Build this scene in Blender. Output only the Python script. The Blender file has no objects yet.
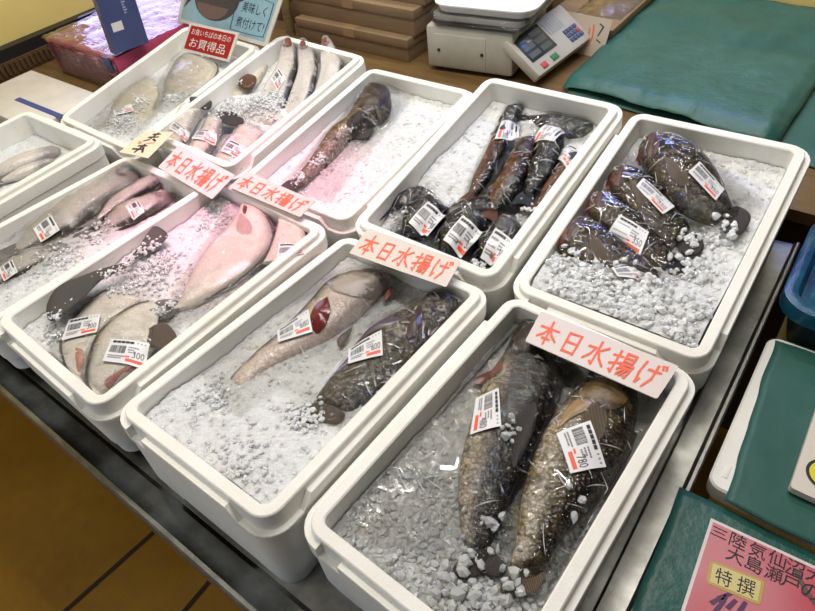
import bpy, bmesh, math, random
import numpy as np
from mathutils import Vector, Matrix, noise
from mathutils.bvhtree import BVHTree
random.seed(7); RNG = np.random.default_rng(7)
C = bpy.context.scene.collection
ZO = 0.95                                   # height of the box rims above the floor

# ------------------------------------------------------------------ camera
FPX = 608.69
def _rot(az, el, roll):
    az, el, roll = (math.radians(a) for a in (az, el, roll))
    f = Vector((math.cos(el)*math.cos(az), math.cos(el)*math.sin(az), -math.sin(el)))
    r = f.cross(Vector((0, 0, 1))).normalized(); d = f.cross(r)
    c, s = math.cos(roll), math.sin(roll)
    return c*r + s*d, -s*r + c*d, f
RT, DN, FW = _rot(131.758, 45.135, 7.704)
CAM = Vector((1.792, -0.4103, 0.7872 + ZO))
cd = bpy.data.cameras.new('camera'); cam = bpy.data.objects.new('camera', cd); C.objects.link(cam)
cd.sensor_fit = 'HORIZONTAL'; cd.sensor_width = 36; cd.lens = FPX/815*36; cd.clip_start = .02
m = Matrix((RT, -DN, -FW)).transposed().to_4x4(); m.translation = CAM; cam.matrix_world = m
bpy.context.scene.camera = cam
def ray(u, v): return (RT*((u-407.5)/FPX) + DN*((v-305.5)/FPX) + FW).normalized()
def at(u, v, z):                            # picture point -> point at height z (rim heights, z=0 is rim level)
    d = ray(u, v); t = (z + ZO - CAM.z)/d.z
    return CAM + d*t
def on_plane(u, v, p, n):
    d = ray(u, v); return CAM + d*((p-CAM).dot(n)/d.dot(n))

# ------------------------------------------------------------------ materials
def mat(name, base=(.8, .8, .8), rough=.5, metal=0, spec=.5, **kw):
    M = bpy.data.materials.new(name); M.use_nodes = True
    b = M.node_tree.nodes['Principled BSDF']
    b.inputs['Base Color'].default_value = (*base, 1); b.inputs['Roughness'].default_value = rough
    b.inputs['Metallic'].default_value = metal; b.inputs['Specular IOR Level'].default_value = spec
    for k, v in kw.items(): b.inputs[k.replace('_', ' ')].default_value = v
    return M
def nd(M, t, **kw):
    n = M.node_tree.nodes.new(t)
    for k, v in kw.items():
        if k in n.inputs: n.inputs[k].default_value = v
        else: setattr(n, k, v)
    return n
def ln(M, a, b): M.node_tree.links.new(a, b)
def ramp(M, fac, stops, interp='LINEAR'):
    r = nd(M, 'ShaderNodeValToRGB'); r.color_ramp.interpolation = interp
    while len(r.color_ramp.elements) < len(stops): r.color_ramp.elements.new(.5)
    for e, (p, c) in zip(r.color_ramp.elements, stops): e.position = p; e.color = (*c, 1)
    ln(M, fac, r.inputs[0]); return r.outputs[0]
def coords(M, kind='Object', scale=(1, 1, 1), rot=(0, 0, 0)):
    t = nd(M, 'ShaderNodeTexCoord'); mp = nd(M, 'ShaderNodeMapping')
    mp.inputs['Scale'].default_value = scale; mp.inputs['Rotation'].default_value = rot
    ln(M, t.outputs[kind], mp.inputs[0]); return mp.outputs[0]
def noise_tex(M, co, scale, detail=3, rough=.55, dist=0):
    n = nd(M, 'ShaderNodeTexNoise'); n.inputs['Scale'].default_value = scale; n.inputs['Detail'].default_value = detail
    n.inputs['Roughness'].default_value = rough; n.inputs['Distortion'].default_value = dist
    ln(M, co, n.inputs['Vector']); return n.outputs['Fac']
def voro(M, co, scale, out='Distance', feature='F1'):
    n = nd(M, 'ShaderNodeTexVoronoi'); n.feature = feature; n.inputs['Scale'].default_value = scale
    ln(M, co, n.inputs['Vector']); return n.outputs[out]
def math_(M, op, a, b=None, clamp=False):
    n = nd(M, 'ShaderNodeMath'); n.operation = op; n.use_clamp = clamp
    for i, x in enumerate((a, b)):
        if x is None: continue
        if isinstance(x, (int, float)): n.inputs[i].default_value = x
        else: ln(M, x, n.inputs[i])
    return n.outputs[0]
def mixc(M, f, a, b, mode='MIX'):
    n = nd(M, 'ShaderNodeMix'); n.data_type = 'RGBA'; n.blend_type = mode
    for i, x in ((0, f), (6, a), (7, b)):
        if isinstance(x, (int, float)): n.inputs[i].default_value = x
        elif isinstance(x, tuple): n.inputs[i].default_value = (*x, 1)
        else: ln(M, x, n.inputs[i])
    return n.outputs[2]
def bump(M, h, strength, dist=.01, normal=None):
    n = nd(M, 'ShaderNodeBump'); n.inputs['Strength'].default_value = strength; n.inputs['Distance'].default_value = dist
    ln(M, h, n.inputs['Height'])
    if normal is not None: ln(M, normal, n.inputs['Normal'])
    return n.outputs[0]
def B(M): return M.node_tree.nodes['Principled BSDF']

def m_foam():
    M = mat('expanded_foam', (.86, .85, .80), .62, spec=.35)
    co = coords(M)
    v = voro(M, co, 260); n = noise_tex(M, co, 9, 4)
    col = ramp(M, n, [(.3, (.80, .78, .71)), (.62, (.88, .87, .82))])
    ln(M, col, B(M).inputs['Base Color']); ln(M, bump(M, v, .25, .0012), B(M).inputs['Normal'])
    return M
def m_ice(name, base, ssw, coarse, tr, rough, bs):
    M = mat(name, base, rough, spec=.5, IOR=1.31)
    B(M).inputs['Subsurface Weight'].default_value = ssw; B(M).inputs['Subsurface Radius'].default_value = (.9, 1, 1)
    B(M).inputs['Subsurface Scale'].default_value = .012
    B(M).inputs['Transmission Weight'].default_value = tr
    co = coords(M)
    n = noise_tex(M, co, coarse, 4, .65); v = voro(M, co, coarse*1.3)
    h = math_(M, 'ADD', n, v)
    col = ramp(M, noise_tex(M, co, coarse*.4, 4, .7), [(.3, tuple(c*.90 for c in base)), (.6, base)])
    ln(M, col, B(M).inputs['Base Color'])
    ln(M, bump(M, h, bs, .003), B(M).inputs['Normal'])
    return M
def m_chip(name, base, tr):
    M = mat(name, base, .18, spec=.5, IOR=1.31); B(M).inputs['Transmission Weight'].default_value = tr; return M
def m_film(name='clear_wrap_film', scale=30, tint=(1, 1, 1), strength=1.0, rough=.05, gain=1.3):
    M = bpy.data.materials.new(name); M.use_nodes = True; nt = M.node_tree; nt.nodes.clear()
    out = nd(M, 'ShaderNodeOutputMaterial'); tr = nd(M, 'ShaderNodeBsdfTransparent'); gl = nd(M, 'ShaderNodeBsdfGlossy')
    tr.inputs[0].default_value = (*tint, 1); gl.inputs['Roughness'].default_value = rough
    co = coords(M, 'Object', (1, 1, 1)); co2 = coords(M, 'Object', (.16, 1.7, 1), (0, 0, .75))
    n1 = noise_tex(M, co2, scale, 2, .5, 1.2); n2 = noise_tex(M, co, scale*2.6, 2, .5, .6)
    r1 = math_(M, 'ABSOLUTE', math_(M, 'SUBTRACT', n1, .5)); r2 = math_(M, 'ABSOLUTE', math_(M, 'SUBTRACT', n2, .5))
    r1 = math_(M, 'POWER', math_(M, 'SUBTRACT', 1.0, math_(M, 'MULTIPLY', r1, 3.2), True), 5.0); r2 = math_(M, 'POWER', math_(M, 'SUBTRACT', 1.0, math_(M, 'MULTIPLY', r2, 3.0), True), 4.0)
    h = math_(M, 'ADD', math_(M, 'ADD', math_(M, 'MULTIPLY', r1, .34), math_(M, 'MULTIPLY', r2, .10)), math_(M, 'MULTIPLY', n1, .25))
    mk = math_(M, 'MULTIPLY', math_(M, 'SUBTRACT', noise_tex(M, co, 17, 1, .5), .38), 5.0, True)
    h = math_(M, 'MULTIPLY', h, mk)
    bn = bump(M, h, strength, .012)
    ln(M, bn, gl.inputs['Normal'])
    fr = nd(M, 'ShaderNodeFresnel'); fr.inputs['IOR'].default_value = 1.5
    f = math_(M, 'MULTIPLY', fr.outputs[0], gain, True)
    mx = nd(M, 'ShaderNodeMixShader'); ln(M, f, mx.inputs[0]); ln(M, tr.outputs[0], mx.inputs[1]); ln(M, gl.outputs[0], mx.inputs[2])
    ln(M, mx.outputs[0], out.inputs[0]); return M
def m_fold():  # film crease with the bright glint put into its whitish colour
    M = bpy.data.materials.new('film_fold_glint'); M.use_nodes = True; M.node_tree.nodes.clear()
    out = nd(M, 'ShaderNodeOutputMaterial'); tr = nd(M, 'ShaderNodeBsdfTransparent'); gl = nd(M, 'ShaderNodeBsdfGlossy'); gl.inputs['Roughness'].default_value = .3
    df = nd(M, 'ShaderNodeBsdfDiffuse'); df.inputs[0].default_value = (.9, .9, .92, 1); m2 = nd(M, 'ShaderNodeMixShader'); m2.inputs[0].default_value = .3; ln(M, df.outputs[0], m2.inputs[1]); ln(M, gl.outputs[0], m2.inputs[2])
    mx = nd(M, 'ShaderNodeMixShader'); mx.inputs[0].default_value = .72; ln(M, tr.outputs[0], mx.inputs[1]); ln(M, m2.outputs[0], mx.inputs[2]); ln(M, mx.outputs[0], out.inputs[0]); return M
def m_fish(name, back, belly, spots, lo=.3, hi=.62, spot_scale=55, spot_t=.52, rough=.28, scales=170, var=.35, headc=None, bs=.75):
    """UV: u along the fish, v round it (0 back, .5 belly)."""
    M = mat(name, back, rough-.03, spec=.6); co = coords(M)
    uv = nd(M, 'ShaderNodeTexCoord'); sp = nd(M, 'ShaderNodeSeparateXYZ'); ln(M, uv.outputs['UV'], sp.inputs[0])
    c = math_(M, 'MULTIPLY', math_(M, 'SUBTRACT', 1.0, math_(M, 'COSINE', math_(M, 'MULTIPLY', sp.outputs[1], 2*math.pi))), .5)
    n = noise_tex(M, co, 30, 4, .6)
    c2 = math_(M, 'ADD', c, math_(M, 'MULTIPLY', math_(M, 'SUBTRACT', n, .5), var))
    g = ramp(M, c2, [(lo, back), (hi, belly)])
    sn = noise_tex(M, co, spot_scale, 4, .62, .4)
    sm = ramp(M, sn, [(spot_t-.04, (0, 0, 0)), (spot_t+.05, (1, 1, 1))])
    if headc:
        hv = math_(M, 'ADD', sp.outputs[0], math_(M, 'MULTIPLY', math_(M, 'SUBTRACT', n, .5), .16)); hm = ramp(M, hv, [(.20, (1, 1, 1)), (.36, (0, 0, 0))]); g = mixc(M, hm, g, headc)
    k = nd(M, 'ShaderNodeSeparateColor'); ln(M, sm, k.inputs[0])
    col = mixc(M, math_(M, 'MULTIPLY', k.outputs[0], .8), g, spots)
    v = voro(M, co, scales); col = mixc(M, min(1, bs*1.25), col, mixc(M, 1.0, col, ramp(M, v, [(.15, (1.25, 1.22, 1.15)), (.62, (.52, .50, .48))]), 'MULTIPLY'))
    ln(M, col, B(M).inputs['Base Color'])
    ln(M, bump(M, math_(M, 'ADD', math_(M, 'MULTIPLY', v, .6), math_(M, 'MULTIPLY', sn, 1.6)), bs, .0035), B(M).inputs['Normal'])
    return M
def m_fin(name, a, b, sc=190, rough=.5):
    """fin with rays: stripes that run along the UV u axis"""
    M = mat(name, a, rough)
    uv = nd(M, 'ShaderNodeTexCoord'); w = nd(M, 'ShaderNodeTexWave'); w.bands_direction = 'X'
    w.inputs['Scale'].default_value = sc/10; w.inputs['Distortion'].default_value = .6
    ln(M, uv.outputs['UV'], w.inputs['Vector'])
    ln(M, ramp(M, w.outputs['Fac'], [(.25, a), (.75, b)]), B(M).inputs['Base Color'])
    ln(M, bump(M, w.outputs['Fac'], .6, .002), B(M).inputs['Normal']); return M
def m_steel():
    M = mat('brushed_steel', (.42, .42, .40), .4, metal=1); co = coords(M, 'Object', (3, 3, 3))
    n = noise_tex(M, co, 6, 5, .65); ln(M, ramp(M, n, [(.3, (.17, .17, .16)), (.65, (.32, .32, .30))]), B(M).inputs['Base Color'])
    n2 = noise_tex(M, coords(M, 'Object', (60, 4, 4)), 12, 3); ln(M, ramp(M, n2, [(.3, (.33, .33, .33)), (.7, (.42, .42, .42))]), B(M).inputs['Roughness'])
    ln(M, bump(M, noise_tex(M, co, 14, 2), .12, .003), B(M).inputs['Normal']); return M
def m_noisy(name, a, b, scale=12, rough=.6, bs=.15, metal=0, spec=.4, stretch=(1, 1, 1), bd=.004):
    M = mat(name, a, rough, metal, spec); co = coords(M, 'Object', stretch); n = noise_tex(M, co, scale, 5, .6)
    ln(M, ramp(M, n, [(.33, a), (.66, b)]), B(M).inputs['Base Color'])
    if bs: ln(M, bump(M, n, bs, bd), B(M).inputs['Normal'])
    return M
FOAM = m_foam(); STEEL = m_steel()
ICE_FINE = m_ice('fine_crushed_ice', (.72, .735, .745), .8, 170, .0, .3, .5); ICE_LUMP = m_ice('lump_ice', (.78, .80, .79), .6, 60, .45, .12, .3)
CHIP_FINE = m_chip('ice_chip', (.70, .715, .725), 0); CHIP_LUMP = m_chip('ice_lump', (.82, .845, .845), .45)
FILM = m_film(); FOLD = m_fold(); FILM_BIG = m_film('loose_wrap_film', 15, (.98, .98, .98), .55, .05)
CARD = mat('white_card', (.64, .56, .51), .35, spec=.5); INK_RED = mat('red_marker', (.80, .13, .06), .6)
INK_BLACK = mat('black_ink', (.015, .015, .02), .6); LAB_W = mat('label_paper', (.70, .70, .72), .3); LAB_R = mat('label_red_print', (.78, .10, .05), .5)
LAB_G = mat('label_grey_print', (.16, .16, .19), .5)
F_DARK = m_fish('dark_brown_fish_skin', (.030, .017, .014), (.17, .13, .11), (.075, .055, .04), .42, .80, 60, .54)
F_DARKP = m_fish('dark_brown_pale_belly_fish_skin', (.016, .010, .009), (.52, .45, .36), (.085, .072, .052), .58, .82, 60, .53, headc=(.020, .012, .013))
F_OLIVE = m_fish('mottled_golden_fish_skin', (.040, .022, .010), (.52, .46, .37), (.17, .12, .04), .48, .74, 40, .52, headc=(.075, .042, .018))
F_SPOT = m_fish('dark_scaled_fish_skin', (.020, .016, .012), (.07, .06, .042), (.13, .11, .065), .3, .7, 75, .53, scales=110, headc=(.040, .020, .021))
F_PINK = m_fish('pale_pink_belly_fish_skin', (.09, .085, .065), (.74, .60, .54), (.70, .56, .44), .14, .34, 40, .60, bs=.35, headc=(.40, .30, .27))
F_WHITE = m_fish('white_flatfish_skin', (.60, .55, .48), (.84, .79, .71), (.72, .66, .57), .05, .20, 26, .60, .22, 230, .1, bs=.16)
F_WHITEC = m_fish('cream_flatfish_skin', (.42, .38, .31), (.72, .67, .56), (.62, .56, .46), .08, .3, 26, .58, .25, 230, .15, bs=.2)
F_SILV = m_fish('silver_belly_dark_back_fish_skin', (.050, .045, .045), (.60, .56, .52), (.44, .42, .39), .08, .18, 30, .62, .22, 220, .06, bs=.2, headc=(.30, .28, .28))
F_GOLD = m_fish('golden_brown_fish_skin', (.20, .125, .045), (.44, .40, .34), (.055, .035, .02), .35, .75, 42, .57, .2, headc=(.040, .027, .018))
F_NAVY = m_fish('navy_black_fish_skin', (.006, .008, .018), (.03, .022, .024), (.014, .018, .036), .3, .8, 40, .56, .16)
F_RED = m_fish('dark_reddish_fish_skin', (.020, .018, .026), (.21, .085, .05), (.11, .05, .032), .25, .7, 40, .55, .16)
F_ROCK = m_fish('purple_brown_rockfish_skin', (.026, .014, .014), (.085, .055, .046), (.17, .14, .07), .35, .8, 85, .53, .26, 150, headc=(.070, .033, .034))
FIN_DARK = m_fin('dark_fin', (.020, .016, .016), (.06, .048, .042)); FIN_STR = m_fin('striped_fin', (.012, .011, .011), (.12, .11, .10), 130, .6)
FIN_BRN = m_fin('brown_fin', (.035, .022, .014), (.17, .12, .075)); FIN_PALE = m_fin('pale_fin', (.38, .34, .30), (.56, .52, .47)); FIN_GREY = m_fin('grey_fin', (.10, .095, .09), (.30, .28, .26))
GILL = mat('red_gill', (.12, .010, .012), .15); EYE_W = mat('eye_ring', (.55, .50, .42), .12); EYE_B = mat('eye_pupil', (.008, .008, .01), .06)
MOUTH = mat('mouth_red', (.16, .045, .035), .3); BLOOD = mat('pink_bruise', (.55, .24, .18), .3)

# ------------------------------------------------------------------ mesh helpers
def tag(o, label, cat, group=None, kind=None):
    o['label'] = label
    if cat: o['category'] = cat
    if group: o['group'] = group
    if kind: o['kind'] = kind
    return o
def root(name, label, cat, loc, group=None, rot=None):
    o = bpy.data.objects.new(name, None); C.objects.link(o); o.empty_display_size = .05
    M = (rot.to_4x4() if rot else Matrix()); M.translation = Vector(loc); o.matrix_world = M
    return tag(o, label, cat, group)
def _inv(par):
    M = Matrix()
    while par is not None: M = par.matrix_basis @ M; par = par.parent
    return M.inverted()
def orient(o, d=(0, 0, 1)):
    """turn an open sheet so that it faces d"""
    R_ = Matrix()
    par = o.parent
    while par is not None: R_ = par.matrix_basis @ R_; par = par.parent
    R_ = R_.to_3x3(); d = Vector(d)
    if sum((R_ @ q.normal).dot(d)*q.area for q in o.data.polygons) < 0: o.data.flip_normals()
def obj(name, verts, faces, mats, parent=None, mi=None, uv=None, smooth=True, sharp=40, label=None):
    me = bpy.data.meshes.new(name); inv = _inv(parent)
    if parent is None:                       # origin at the mesh's own base centre
        a = np.array([tuple(v) for v in verts]); c = Vector(((a[:, 0].min()+a[:, 0].max())/2, (a[:, 1].min()+a[:, 1].max())/2, a[:, 2].min()))
        inv = Matrix.Translation(-c)
    me.from_pydata([inv @ Vector(v) for v in verts], [], [tuple(f) for f in faces])
    for mm in (mats if isinstance(mats, (list, tuple)) else [mats]): me.materials.append(mm)
    if mi is not None: me.polygons.foreach_set('material_index', mi)
    if uv is not None:
        l = me.uv_layers.new(name='uv')
        for lp in me.loops: l.data[lp.index].uv = uv[lp.vertex_index]
    me.update()
    if smooth:
        me.polygons.foreach_set('use_smooth', [True]*len(me.polygons))
        if sharp: me.set_sharp_from_angle(angle=math.radians(sharp))
    o = bpy.data.objects.new(name, me); C.objects.link(o)
    if parent is not None: o.parent = parent
    else: o.location = c
    if label: o['label'] = label
    return o
class MB:
    def __init__(s): s.v = []; s.f = []; s.m = []
    def add(s, v, f, mi=0):
        k = len(s.v); s.v += [Vector(x) for x in v]; s.f += [tuple(i+k for i in q) for q in f]; s.m += [mi]*len(f); return s
    def box(s, lo, hi, M=None, mi=0, bev=0.0):
        bm = bmesh.new(); bmesh.ops.create_cube(bm, size=1)
        lo, hi = Vector(lo), Vector(hi)
        for v in bm.verts: v.co = Vector([lo[i]+(v.co[i]+.5)*(hi[i]-lo[i]) for i in range(3)])
        if bev: bmesh.ops.bevel(bm, geom=list(bm.edges), offset=bev, segments=2, profile=.5, affect='EDGES')
        bm.verts.index_update(); V = [(M @ v.co if M else v.co.copy()) for v in bm.verts]
        s.add(V, [[v.index for v in f.verts] for f in bm.faces], mi); bm.free(); return s
    def tube(s, pts, r, n=8, mi=0, cap=True):
        pts = [Vector(p) for p in pts]; V = []; F = []
        for i, p in enumerate(pts):
            d = (pts[min(i+1, len(pts)-1)]-pts[max(i-1, 0)]).normalized()
            a = d.orthogonal().normalized() if i == 0 else (a - d*a.dot(d)).normalized()
            b = d.cross(a); rr = r[i] if isinstance(r, (list, tuple)) else r
            V += [p + (a*math.cos(t)+b*math.sin(t))*rr for t in (2*math.pi*k/n for k in range(n))]
        for i in range(len(pts)-1):
            for k in range(n): F.append((i*n+k, i*n+(k+1) % n, (i+1)*n+(k+1) % n, (i+1)*n+k))
        if cap: F += [tuple(range(n))[::-1], tuple((len(pts)-1)*n+k for k in range(n))]
        return s.add(V, F, mi)
    def build(s, name, mats, parent=None, **kw):
        return obj(name, s.v, s.f, mats, parent, mi=s.m, **kw)
def quad_map(q):
    """(s,t) in the unit square -> point on the quad q = TL,TR,BR,BL (t=0 at the top)"""
    q = [Vector(p) for p in q]
    return lambda s, t: (q[0]*(1-s)+q[1]*s)*(1-t) + (q[3]*(1-s)+q[2]*s)*t
def frame(q):
    q = [Vector(p) for p in q]; x = ((q[1]-q[0])+(q[2]-q[3])).normalized(); y = ((q[0]-q[3])+(q[1]-q[2])).normalized()
    n = x.cross(y).normalized(); return x, n.cross(x), n
def slab(q, th, name, mats, parent, r=.0, seg=4, **kw):
    """thin card: quad q (TL,TR,BR,BL) is its top face; rounded corners of radius r"""
    q = [Vector(p) for p in q]; x, y, n = frame(q); P = []
    for i in range(4):
        a, p, b = q[i-1], q[i], q[(i+1) % 4]
        if r <= 0: P.append(p); continue
        da, db = (a-p).normalized(), (b-p).normalized()
        for k in range(seg+1):
            t = k/seg; P.append((p+da*r)*(1-t)**2 + p*2*t*(1-t) + (p+db*r)*t*t)
    N = len(P); V = P + [p - n*th for p in P]
    F = [tuple(range(N))[::-1], tuple(range(N, 2*N))] + [(i, (i+1) % N, N+(i+1) % N, N+i) for i in range(N)]
    o = obj(name, V, F, mats, parent, **kw); fix(o); return o
def fix(o):
    bm = bmesh.new(); bm.from_mesh(o.data); bmesh.ops.recalc_face_normals(bm, faces=bm.faces); bm.to_mesh(o.data); bm.free()
def strokes(mb, M, S, w, lift, n, mi=0, jit=0):
    """brush strokes: S lists of (x,y) in the unit square (y up), M(s,t)->point"""
    for k, st in enumerate(S):
        for j in range(len(st)-1):
            a, b = Vector(st[j]), Vector(st[j+1]); d = (b-a)
            if d.length < 1e-6: continue
            d.normalize(); p = Vector((-d.y, d.x))*w*.5; a2 = a-d*w*.35; b2 = b+d*w*.35
            V = [M(q.x, 1-q.y)+n*(lift+.00003*(k*3+j)) for q in (a2+p, b2+p*.75, b2-p*.75, a2-p)]
            mb.add(V, [(0, 1, 2, 3)], mi)
_TXT = {}
def text_mesh(s):
    if s in _TXT: return _TXT[s]
    c = bpy.data.curves.new('t', 'FONT'); c.body = s; c.resolution_u = 2
    o = bpy.data.objects.new('t', c); C.objects.link(o); bpy.context.view_layer.update()
    me = bpy.data.meshes.new_from_object(o.evaluated_get(bpy.context.evaluated_depsgraph_get()))
    v = np.array([x.co[:2] for x in me.vertices]); f = [tuple(p.vertices) for p in me.polygons]
    v -= v.min(0); v /= v.max(0)
    bpy.data.objects.remove(o); bpy.data.meshes.remove(me); bpy.data.curves.remove(c)
    _TXT[s] = (v, f); return v, f
def text(mb, s, M, x0, y0, x1, y1, lift, n, mi=0):
    """text fitted to the rectangle x0..x1, y0..y1 (t down) of the unit square"""
    v, f = text_mesh(s)
    mb.add([M(x0+(x1-x0)*a, y1-(y1-y0)*b)+n*lift for a, b in v], f, mi)

# ------------------------------------------------------------------ the setting
def struct(name, mb, mats, label=None, **kw):
    o = mb.build(name, mats, **kw); o['kind'] = 'structure'
    if label: o['label'] = label
    return o
TZ, CZ, RZ = -.19, -.10, -.155            # steel table top, counter top, right-hand table (rim = 0)
M_FLOOR = mat('orange_floor', (.2, .1, .02), .38)
co = coords(M_FLOOR); n_ = noise_tex(M_FLOOR, co, 2.2, 6, .65); n2_ = noise_tex(M_FLOOR, co, 30, 4)
cc = ramp(M_FLOOR, n_, [(.25, (.27, .115, .007)), (.7, (.46, .225, .014))])
ln(M_FLOOR, mixc(M_FLOOR, math_(M_FLOOR, 'MULTIPLY', n2_, .5), cc, (.15, .07, .008)), B(M_FLOOR).inputs['Base Color'])
ln(M_FLOOR, ramp(M_FLOOR, n2_, [(.3, (.25, .25, .25)), (.7, (.5, .5, .5))]), B(M_FLOOR).inputs['Roughness'])
fl = struct('floor', MB().box((-2.2, -2.6, -.1), (3.6, 3.2, 0)), M_FLOOR)
g = MB()
def fpt(u, v): return at(u, v, -ZO)
for a, b in (((33, 640), (151, 535)), ((160, 640), (206, 586))):
    p, q = fpt(*a), fpt(*b); d = (q-p).normalized(); s = Vector((-d.y, d.x, 0))*.007; q = q+d*1.2
    g.add([p-s+Vector((0, 0, .002)), q-s+Vector((0, 0, .002)), q+s+Vector((0, 0, .002)), p+s+Vector((0, 0, .002))], [(0, 1, 2, 3)])
jo = g.build('trim_1', mat('dark_joint', (.035, .015, .006), .8), smooth=False); jo['kind'] = 'structure'; jo['label'] = 'dark joint lines in the orange floor'
M_WALL = m_noisy('yellow_wall_paint', (.74, .60, .20), (.80, .66, .24), 3, .5, .03)
struct('wall_left', MB().box((-.98, -2.6, 0), (-.86, 3.2, 2.9)), M_WALL)
struct('wall_back', MB().box((-.86, 2.0, 0), (3.6, 2.08, 1.45)), M_WALL)
struct('ceiling', MB().box((-2.2, -2.6, 2.9), (3.6, 3.2, 3.0)), mat('ceiling_paint', (.30, .29, .28), .8))
bb = MB(); bb.box((-.86, -1.2, ZO+CZ-.05), (-.80, 2.5, ZO+CZ+.055))
for k in range(60): bb.box((-.80, -.2+k*.02, ZO+CZ+.012), (-.792, -.2+k*.02+.012, ZO+CZ+.05))
struct('baseboard_left', bb, m_noisy('brown_strip', (.055, .030, .012), (.11, .065, .025), 20, .6), smooth=False)
struct('trim_2', MB().box((-.86, -1.2, ZO+CZ+.055), (-.812, 2.5, ZO+CZ+.095)), mat('black_rubber', (.008, .008, .008), .5), smooth=False)

# steel display table with a raised rolled rail along its front and right edges
tb = root('display_table', 'stainless steel display table with a raised edge carrying the white fish boxes', 'table', (.8, .3, 0))
X0, X1, Y0, Y1 = -.22, 1.80, -.352, .885
MB().box((X0, Y0+.004, ZO+TZ-.02), (X1-.002, Y1, ZO+TZ)).build('table_top', STEEL, tb, smooth=False)
def rail(name, prof, path_axis, a, b, fixed):
    """profile of (offset from the table edge outward, height) swept along x or y"""
    V = []; F = []; n = len(prof)
    for e in (a, b):
        for o_, h in prof:
            V.append((e, fixed-o_, ZO+h) if path_axis == 'x' else (fixed+o_, e, ZO+h))
    F = [(i, (i+1) % n, n+(i+1) % n, n+i) for i in range(n)] + [tuple(range(n))[::-1], tuple(range(n, 2*n))]
    o = obj(name, V, F, STEEL, tb, sharp=25); fix(o); return o
pf = [(.0, TZ-.06), (.0, TZ+.018), (-.003, TZ+.022), (-.010, TZ+.022), (-.014, TZ+.018), (-.030, TZ+.010), (-.052, TZ+.006), (-.060, TZ), (-.060, TZ-.015), (-.004, TZ-.015), (-.004, TZ-.06)]
rail('front_rail', pf, 'x', X0, X1, Y0)
pr = [(.008, TZ-.05), (.008, RZ+.006), (.005, RZ+.010), (.0, RZ+.010), (-.004, RZ+.006), (-.006, RZ+.002), (-.040, RZ-.001), (-.044, RZ-.005), (-.044, TZ), (-.036, TZ), (-.036, RZ-.008), (.0, RZ-.006), (.0, TZ-.05)]
rail('side_rail', pr, 'y', Y0, .885, X1)
for x, y in ((X0+.06, Y0+.06), (X1-.06, Y0+.06), (X0+.06, Y1-.06), (X1-.06, Y1-.06)):
    MB().tube([(x, y, 0), (x, y, ZO+TZ-.02)], .02, 12).build('leg', STEEL, tb)
# counter behind and to the left
WOOD = m_noisy('worn_brown_counter', (.115, .066, .022), (.17, .105, .040), 7, .42, .06, stretch=(1, 6, 1))
ct = root('back_counter', 'brown wooden counter behind the fish boxes carrying scale and cartons', 'counter', (.5, 1.6, 0))
cm = MB(); cm.box((-.80, .932, ZO+CZ-.03), (2.3, 1.99, ZO+CZ)); cm.box((-.80, -.30, ZO+CZ-.03), (-.235, .932, ZO+CZ)); cm.build('counter_top', WOOD, ct, smooth=False)
MB().box((-.78, .96, 0), (2.25, 1.97, ZO+CZ-.03)).build('base_panel', m_noisy('dark_wood', (.05, .03, .015), (.08, .05, .025), 8, .6), ct, smooth=False)

# ------------------------------------------------------------------ styrofoam boxes
BX = {'F3': (1.1857, .0120, -.0048, .3534, .5703, -3.43, -1.05, -.28), 'F4': (1.5678, .0312, -.0141, .3376, .5531, -1.27, .50, -1.90),
      'B5': (1.5718, .6174, .0182, .3562, .5597, 10.57, -.85, 0), 'B4': (1.1847, .6078, .0280, .3558, .5648, 10.18, -.77, -.99),
      'B3': (.7928, .6140, -.0063, .3541, .5566, 6.09, .02, .46), 'F2': (.7945, -.0047, .0044, .3566, .5601, .24, 2.10, -1.68),
      'B2': (.3951, .6337, .0092, .3513, .5565, 7.70, .74, -1.29), 'B1': (-.0073, .5805, -.0111, .3555, .5586, 8.48, 2.58, .31),
      'F0': (-.0095, -.0356, .0054, .3553, .5572, .35, 1.67, 1.75), 'F1': (.4001, -.0120, -.0288, .3507, .5591, -1.39, -1.10, -1.04)}
def box_matrix(k):
    x, y, z, w, l, a, b, c = BX[k]
    R = Matrix.Rotation(math.radians(c), 3, 'Z') @ Matrix.Rotation(math.radians(a), 3, 'X') @ Matrix.Rotation(math.radians(b), 3, 'Y')
    M = R.to_4x4(); M.translation = (x, y, z+ZO); return M
BM = {k: box_matrix(k) for k in BX}
def loc(k, u, v, z):                        # picture point -> box-local point at local height z
    M = BM[k]; n = M.to_3x3() @ Vector((0, 0, 1)); p = M @ Vector((0, 0, z)); return M.inverted() @ on_plane(u, v, p, n)
LEDGE = .012
def perim(w, l, off, r):
    """rounded rectangle as (x, y, edge, distance from the edge's start corner, from its end corner)"""
    hw, hl = w/2, l/2; out = []
    cs = [(-hw, -hl), (hw, -hl), (hw, hl), (-hw, hl)]; R = r+off
    for e in range(4):
        a, b = Vector(cs[e]), Vector(cs[(e+1) % 4]); d = (b-a); L = d.length; d.normalize(); n = Vector((d.y, -d.x))
        ss = [r, .036, .0362, .055, .0552, .076, .0762, .11, L*.33, L*.34, L*.5, L*.66, L*.67, L-.11, L-.0762, L-.076, L-.0552, L-.055, L-.0362, L-.036, L-r]
        for s in ss: p = a+d*s+n*off; out.append((p.x, p.y, e, s, L-s))
        c = b - d*r - n*r; d2 = Vector((-d.y, d.x))
        for k in range(1, 6):
            t = k/6*math.pi/2; p = c + (n*math.cos(t)+d*math.sin(t))*R; out.append((p.x, p.y, e, 9, 0))
    return out
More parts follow.
